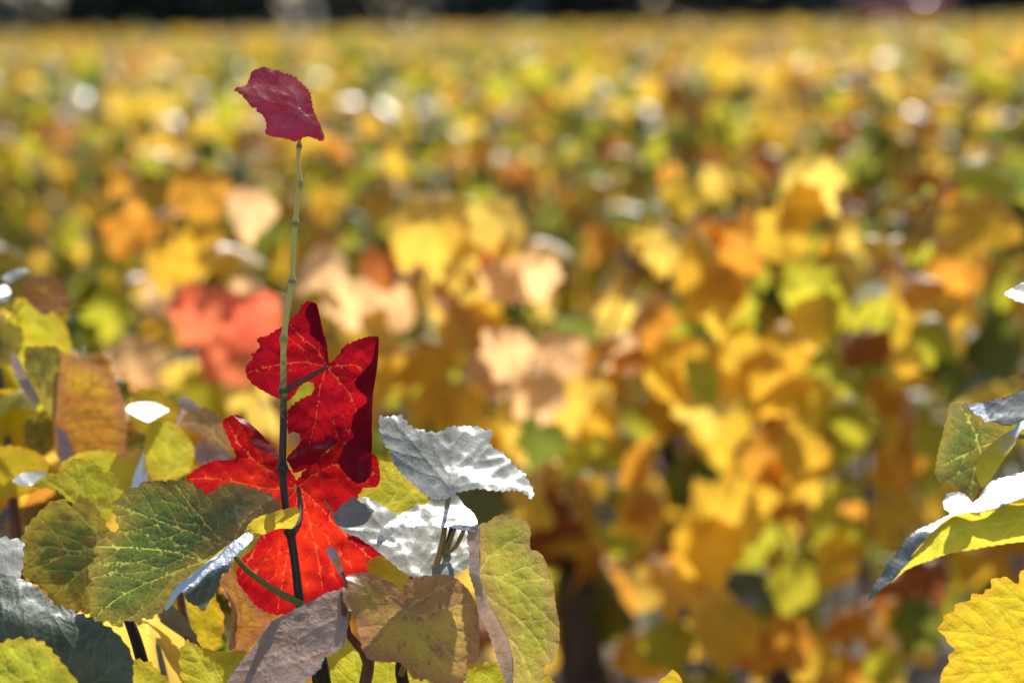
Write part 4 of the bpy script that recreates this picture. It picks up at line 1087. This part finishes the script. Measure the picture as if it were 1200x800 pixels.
    simple([(492, 800), (520, 790), (545, 785), (575, 775), (600, 785), (640, 790), (655, 812), (610, 850), (520, 850)], 1.585, [(545, 785, 1), (650, 805, 0.6), (560, 850, -1)], 'lime', [[(570, 850), (555, 815), (540, 788)], [(570, 850), (610, 815), (640, 792)]], 'yellow-green leaf under the olive leaf', 35.0)
    simple([(768, 812), (772, 798), (782, 790), (788, 784), (797, 792), (803, 812), (785, 840)], 1.62, [(788, 784, 0.4), (770, 810, 0), (800, 812, 0)], 'yellow', seed=36.0, teeth=(1, 6), step=3, label='pale yellow leaf tip at the bottom edge')
    px_tube('cane', root, [(640, 960, 1.62), (720, 900, 1.62), (775, 860, 1.62), (786, 830, 1.621)], [3.5, 3, 2, 1.2], 'cane')
    return root
front = build_front_vine()

def fill_leaves(root, spots, seed, mix, size=0.10):
    """more single leaves on a vine: spots are (px, py, distance)"""
    r = np.random.default_rng(seed)
    pw = np.array(MIX[mix]); pw /= pw.sum()
    base = np.array(root.location)
    for (x, y, d) in spots:
        q = px_to_world(x, y, d) - base
        mi = int(r.choice(len(FIELD), p=pw)); ti = int(r.integers(len(NEAR_T)))
        a = r.uniform(0, 6.28)
        Rm = leaf_rot(r, (0.6 * math.cos(a), math.sin(a) - 0.3))
        s = size * float(np.clip(r.normal(1, .15), .6, 1.3))
        o = new_obj('leaf', leaf_mesh(ti, mi), root)
        o.matrix_local = Matrix.Translation(Vector(q)) @ Rm.to_4x4() @ Matrix.Scale(s, 4)

# below the frame and behind the hero leaves: the rest of the front vine
r_ = np.random.default_rng(77)
fill_leaves(front, [(r_.uniform(80, 640), r_.uniform(840, 1250), r_.uniform(1.5, 1.72)) for _ in range(46)], 78, 'lime')
fill_leaves(front, [(r_.uniform(-20, 260), r_.uniform(720, 830), r_.uniform(1.68, 1.78)) for _ in range(9)], 79, 'lime')

def build_left_vine():
    b = px_to_world(60, 700, 1.98)
    root = empty('grapevine', (float(b[0]), float(b[1]), gz(b[0], b[1])))
    tag(root, 'half-blurred grapevine with amber, yellow and white glinting leaves left of the crimson shoot', 'grapevine')
    new_obj('trunk', tube_mesh('trunk', [(0, 0, -.04), (.02, 0, .2), (0, .02, .4), (0, 0, .52)], [.03, .026, .025, .03], 8, .05), root, [M['bark']])
    base = np.array(root.location)
    for pts in ([(90, 600, 1.97), (80, 520, 1.96), (62, 430, 1.96)], [(200, 640, 1.85), (190, 560, 1.86), (215, 480, 1.92)], [(20, 640, 1.9), (5, 480, 1.95), (-20, 350, 2.0)]):
        P = np.array([(0, 0, .5)] + [px_to_world(*p) - base for p in pts])
        new_obj('cane', tube_mesh('cane', P, [.005, .0045, .004, .0025], 6, .05), root, [M['cane']])
    def simple(out, d0, depth, mat, veins=(), label=None, seed=40.0, teeth=(2.0, 10), step=5.5):
        return hero_leaf(root, [(dict(out=out, d0=d0, depth=depth, veins=veins, teeth=teeth, step=step, seed=int(seed * 7) % 91, crinkle=1.2), mat)], label, seed)
    simple([(71, 416), (91, 421), (115, 427), (135, 445), (145, 472), (148, 499), (147, 526), (144, 550), (110, 565), (80, 555), (66, 530), (64, 492), (68, 450)], 1.88, [(71, 416, 1), (147, 500, 1.2), (80, 555, -1), (64, 492, 0)], 'amber',
           [[(66, 500), (95, 492), (145, 490)], [(66, 500), (90, 470), (125, 440)], [(66, 500), (95, 520), (135, 550)], [(66, 500), (80, 530), (90, 558)]], 'amber leaf with dark ribs seen half blurred', 41.0)
    simple([(30, 408), (50, 405), (68, 406), (72, 420), (68, 450), (64, 492), (55, 482), (44, 466), (30, 442)], 1.875, [(30, 408, 0.6), (70, 410, 1.0), (64, 490, 0), (36, 440, -0.4)], 'rust_green', [[(66, 495), (50, 450), (40, 412)]], 'dark green folded half beside the amber leaf', 42.0)
    simple([(14, 412), (22, 420), (34, 445), (47, 468), (40, 472), (26, 455), (14, 430)], 1.86, [(14, 412, 0.4), (47, 468, 0.2), (26, 458, -0.1)], 'mauve', seed=43.0, teeth=(0.8, 8))
    simple([(66, 500), (78, 508), (86, 530), (80, 555), (70, 535)], 1.862, [(66, 500, 1), (86, 530, 0), (72, 545, -.6)], 'mauve', seed=43.5, teeth=(0.8, 8))
    simple([(17, 371), (20, 350), (40, 352), (62, 365), (78, 385), (84, 415), (60, 408), (30, 405)], 1.99, [(20, 350, 1), (84, 412, 0), (28, 405, -.5)], 'lime', [[(80, 412), (50, 385), (24, 360)]], 'lime leaf under a curled amber one', 44.0)
    simple([(27, 347), (30, 330), (45, 321), (62, 322), (76, 335), (82, 358), (66, 362), (52, 369), (38, 358)], 1.97, [(45, 321, 1.6), (82, 356, 0.6), (30, 347, 0), (52, 368, -1)], 'amber', [[(30, 347), (55, 342), (80, 355)]], 'curled amber leaf near the top of the half-blurred vine', 45.0)
    simple([(2, 325), (12, 318), (28, 314), (34, 318), (20, 326), (10, 332)], 1.96, [(2, 325, -0.4), (28, 314, 1.8), (12, 331, -.6)], 'glare', seed=46.0, teeth=(.6, 7))
    simple([(-5, 338), (6, 334), (12, 342), (8, 352), (-6, 352)], 1.95, [(-5, 338, 1), (12, 342, 1), (2, 352, -0.8)], 'glare', seed=46.5, teeth=(.6, 7))
    simple([(-30, 375), (5, 377), (26, 385), (24, 410), (10, 428), (-30, 430)], 1.92, [(0, 377, 1), (26, 388, 0.6), (0, 430, -.8)], 'rust_green', seed=47.0)
    simple([(148, 479), (153, 473), (163, 471), (180, 471), (192, 476), (198, 480), (187, 487), (174, 493), (160, 488)], 1.84, [(148, 479, 0), (172, 471, 2.6), (198, 480, 0.3), (174, 492, -1.6)], 'glare', seed=48.0, teeth=(.5, 8), label='small flat leaf glaring white in the sun')
    simple([(150, 470), (165, 455), (190, 458), (206, 475), (206, 498), (180, 508), (155, 500)], 1.90, [(165, 456, 1), (206, 490, 0.6), (155, 500, -1)], 'yellow', [[(180, 505), (178, 480), (172, 458)]], 'yellow leaf behind the white glare', 49.0)
    simple([(171, 505), (181, 497), (198, 494), (209, 499), (224, 517), (228, 532), (222, 552), (200, 562), (180, 560), (170, 540)], 1.83, [(195, 494, 1), (228, 535, 0.5), (178, 560, -.9)], 'lime', [[(195, 562), (198, 530), (196, 497)], [(195, 562), (215, 535), (222, 518)]], 'soft yellow-green leaf left of the scarlet leaf', 50.0)
    simple([(209, 500), (214, 490), (226, 480), (240, 477), (252, 484), (262, 500), (264, 520), (254, 526), (240, 512), (224, 504)], 1.80, [(226, 480, 1.1), (245, 478, 1.2), (212, 500, 0.5), (262, 520, 0), (240, 510, -.2)], 'brown', [[(262, 520), (240, 498), (215, 495)]], 'brown curled leaf with silvery rim behind the scarlet leaf', 51.0)
    simple([(208, 470), (216, 464), (226, 470), (236, 480), (228, 484), (216, 480)], 1.82, [(208, 470, 0.3), (228, 468, 0.6), (226, 484, -.4)], 'mauve', seed=52.0, teeth=(.6, 7))
    simple([(228, 522), (245, 514), (262, 524), (268, 538), (250, 546), (232, 540)], 1.80, [(245, 514, 1), (268, 538, 0), (235, 542, -.6)], 'mauve', seed=53.0)
    simple([(154, 572), (157, 555), (164, 540), (168, 530), (172, 545), (174, 565), (170, 580)], 1.76, [(168, 530, .6), (155, 570, 0.8), (172, 570, -.6)], 'rust_green', [[(164, 578), (167, 535)]], 'pointed folded green leaf', 54.0, (0.8, 7), 3.5)
    simple([(-30, 470), (15, 455), (36, 470), (50, 495), (40, 520), (0, 530), (-30, 515)], 1.93, [(15, 455, 1), (50, 495, .5), (0, 530, -.8)], 'yellow', seed=55.0)
    simple([(30, 492), (48, 482), (62, 495), (64, 520), (48, 535), (30, 520)], 1.90, [(48, 482, .5), (64, 520, .5), (35, 525, -.6)], 'rust_green', seed=56.0)
    simple([(-20, 530), (10, 522), (40, 528), (58, 545), (40, 575), (0, 585), (-20, 570)], 1.86, [(10, 522, 1), (58, 545, .5), (0, 585, -.8)], 'yellow', seed=57.0)
    simple([(70, 545), (95, 530), (125, 528), (160, 545), (175, 575), (150, 600), (110, 600), (80, 580)], 1.80, [(125, 528, 1), (170, 570, .5), (90, 590, -.8)], 'lime', seed=58.0)
    r = np.random.default_rng(5)
    fill_leaves(root, [(r.uniform(-60, 160), r.uniform(440, 760), r.uniform(1.93, 2.15)) for _ in range(34)] + [(r.uniform(-60, 60), r.uniform(340, 460), r.uniform(1.98, 2.15)) for _ in range(8)]
                + [(r.uniform(150, 290), r.uniform(560, 800), r.uniform(1.82, 2.05)) for _ in range(22)], 6, 'gold', .085)
    return root
build_left_vine()

def build_right_vine():
    b = px_to_world(1290, 800, 1.56)
    root = empty('grapevine', (float(b[0]), float(b[1]), gz(b[0], b[1])))
    tag(root, 'grapevine at the frame edge with white glossy leaf tops and a serrated yellow leaf', 'grapevine')
    base = np.array(root.location)
    new_obj('trunk', tube_mesh('trunk', [(0, 0, -.04), (.02, 0, .2), (0, .02, .4), (0, 0, .52)], [.03, .026, .025, .03], 8, .05), root, [M['bark']])
    for pts in ([(1270, 820, 1.56), (1262, 640, 1.56), (1250, 500, 1.55), (1235, 330, 1.56)], [(1300, 820, 1.6), (1320, 640, 1.6), (1310, 480, 1.6)]):
        P = np.array([(0, 0, .5)] + [px_to_world(*p) - base for p in pts])
        new_obj('cane', tube_mesh('cane', P, [.0055] + [.004] * (len(pts) - 1) + [.0022], 8, .02), root, [M['cane']])
    # cupped leaf
    cup = [(1114, 474), (1121, 471), (1127, 473), (1133, 471.5), (1143.5, 485.5), (1155, 490), (1185, 496), (1175, 512), (1154, 528), (1148, 540), (1150, 562), (1140, 587), (1129.5, 576.5), (1119, 569.5), (1101.5, 564), (1096, 552), (1100, 527.5), (1108.5, 496)]
    top = [(1136, 474), (1157, 470), (1178, 464), (1200, 457), (1235, 450), (1250, 480), (1235, 500), (1200, 497), (1185, 496), (1175, 496), (1164, 492), (1155, 494), (1150, 489), (1142, 484)]
    roll = [(1147, 535), (1164, 517), (1185, 503), (1200, 492), (1225, 485), (1225, 495), (1200, 500), (1186, 524), (1172, 545), (1161, 562), (1150.5, 571), (1143.5, 555)]
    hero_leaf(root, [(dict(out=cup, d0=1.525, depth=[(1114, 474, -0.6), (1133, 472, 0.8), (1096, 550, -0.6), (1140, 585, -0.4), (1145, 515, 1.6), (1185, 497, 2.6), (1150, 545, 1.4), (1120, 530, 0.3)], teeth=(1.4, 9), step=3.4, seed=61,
                           veins=[[(1190, 510), (1149, 524), (1125, 535), (1107, 544)], [(1150, 530), (1140, 500), (1125, 475)], [(1150, 530), (1140, 560), (1138, 584)]]), 'green_gold'),
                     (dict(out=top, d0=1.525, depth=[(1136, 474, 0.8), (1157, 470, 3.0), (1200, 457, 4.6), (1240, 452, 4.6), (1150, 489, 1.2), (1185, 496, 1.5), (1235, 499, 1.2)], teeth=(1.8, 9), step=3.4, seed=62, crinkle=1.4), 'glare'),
                     (dict(out=roll, d0=1.525, depth=[(1147, 535, 0), (1185, 503, 1.8), (1225, 486, 2.2), (1205, 500, 0.6), (1172, 545, -0.6), (1150, 570, -0.5)], teeth=(1.2, 9), step=3.4, seed=63), 'lime')],
              'cupped green leaf with glaring white top', 61.0, ([(1252, 520, 1.552), (1225, 512, 1.548), (1185, 512, 1.545)], [1.8, 1.6, 1.4], 'petiole_green'))
    bd = [(1235, 582), (1200, 583.5), (1171, 594), (1154, 597.5), (1115, 605), (1094, 622), (1078, 640), (1070, 650), (1052, 674)]
    wt = [(1017.5, 702.5), (1022, 690), (1028, 678), (1049, 646), (1070, 624), (1088, 614), (1105, 606), (1113, 601), (1106, 594), (1105, 588), (1109, 578), (1122, 575), (1134, 580), (1140, 589), (1152, 575), (1164, 561), (1200, 552), (1240, 543)] + bd + [(1031, 692)]
    gr = bd + [(1045, 682), (1060, 669), (1070, 664), (1098, 653), (1130, 645), (1165, 639), (1200, 634), (1240, 630)]
    hero_leaf(root, [(dict(out=wt, d0=1.51, depth=[(1018, 702, -0.74), (1049, 647, 0.55), (1070, 624, 1.10), (1108, 600, 1.66), (1109, 578, 3.86), (1122, 575, 4.05), (1140, 589, 2.58), (1164, 561, 4.23), (1200, 552, 4.42), (1240, 543, 4.42), (1235, 582, 0.37), (1171, 594, 0.18), (1115, 605, 0.18), (1094, 622, 0.00), (1070, 650, -0.37)],
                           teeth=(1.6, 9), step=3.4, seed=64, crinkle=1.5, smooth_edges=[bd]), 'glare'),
                     (dict(out=gr, d0=1.51, depth=[(1235, 582, 0.4), (1171, 594, 0.2), (1115, 605, 0.2), (1094, 622, 0), (1070, 650, -0.4), (1070, 664, 0.1), (1130, 645, 1.0), (1200, 634, 1.4), (1240, 630, 1.4)], teeth=(1.2, 10), step=3.6, seed=65, smooth_edges=[bd],
                           veins=[[(1240, 600), (1180, 612), (1120, 622), (1075, 652)], [(1200, 608), (1180, 625), (1160, 638)]]), 'lime')],
              'long leaf with glaring white top and green underside', 62.0, ([(1262, 640, 1.56), (1250, 615, 1.535), (1238, 598, 1.517)], [1.8, 1.6, 1.4], 'petiole_green'))
    RC = [(1098, 737), (1106, 727), (1106, 721), (1118.5, 715.6), (1119, 708), (1131.6, 704), (1137, 702.5), (1139, 695), (1152, 696), (1155, 690), (1161.6, 689), (1161.6, 678), (1172, 677), (1178, 675), (1183, 678), (1193, 684), (1195, 671), (1200, 667), (1240, 655), (1270, 700), (1275, 770), (1240, 840), (1110, 840), (1100, 812), (1101.6, 799), (1103, 790), (1106, 783),
          (1112, 775.6), (1111, 768), (1119, 760.6), (1110, 752), (1108, 746)]
    hero_leaf(root, [(dict(out=RC, d0=1.585, depth=[(1098, 737, 0.2), (1172, 677, 0.8), (1240, 656, 0.8), (1260, 760, 0.2), (1110, 838, -0.8), (1180, 750, 0)], teeth=(1.0, 5), step=3.2, seed=66, crinkle=1.3,
                           veins=[[(1260, 770), (1200, 755), (1160, 745), (1100, 738)], [(1260, 770), (1215, 720), (1170, 680)], [(1260, 785), (1200, 783), (1150, 788), (1106, 792)], [(1260, 770), (1240, 700), (1238, 660)]]), 'yellow')],
              'large yellow leaf with serrated edge', 63.0, ([(1285, 820, 1.59), (1275, 790, 1.588), (1262, 771, 1.586)], [1.8, 1.6, 1.4], 'petiole'))
    hero_leaf(root, [(dict(out=[(1177, 345), (1184, 338), (1195, 332), (1225, 322), (1240, 340), (1225, 358), (1205, 356), (1190, 351)], d0=1.56, depth=[(1177, 345, 0), (1210, 326, 2.6), (1240, 340, 2), (1210, 357, -1)], teeth=(1, 7), step=3.4, seed=67), 'dusty')],
              'silvery leaf just entering the frame edge', 64.0, ([(1238, 372, 1.56), (1236, 355, 1.568), (1230, 342, 1.57)], [1.5, 1.3, 1.1], 'petiole'))
    r = np.random.default_rng(15)
    fill_leaves(root, [(r.uniform(1340, 1520), r.uniform(420, 1000), r.uniform(1.5, 1.75)) for _ in range(26)] + [(r.uniform(1120, 1280), r.uniform(920, 1150), r.uniform(1.5, 1.7)) for _ in range(12)], 16, 'gold', .095)
    return root
build_right_vine()
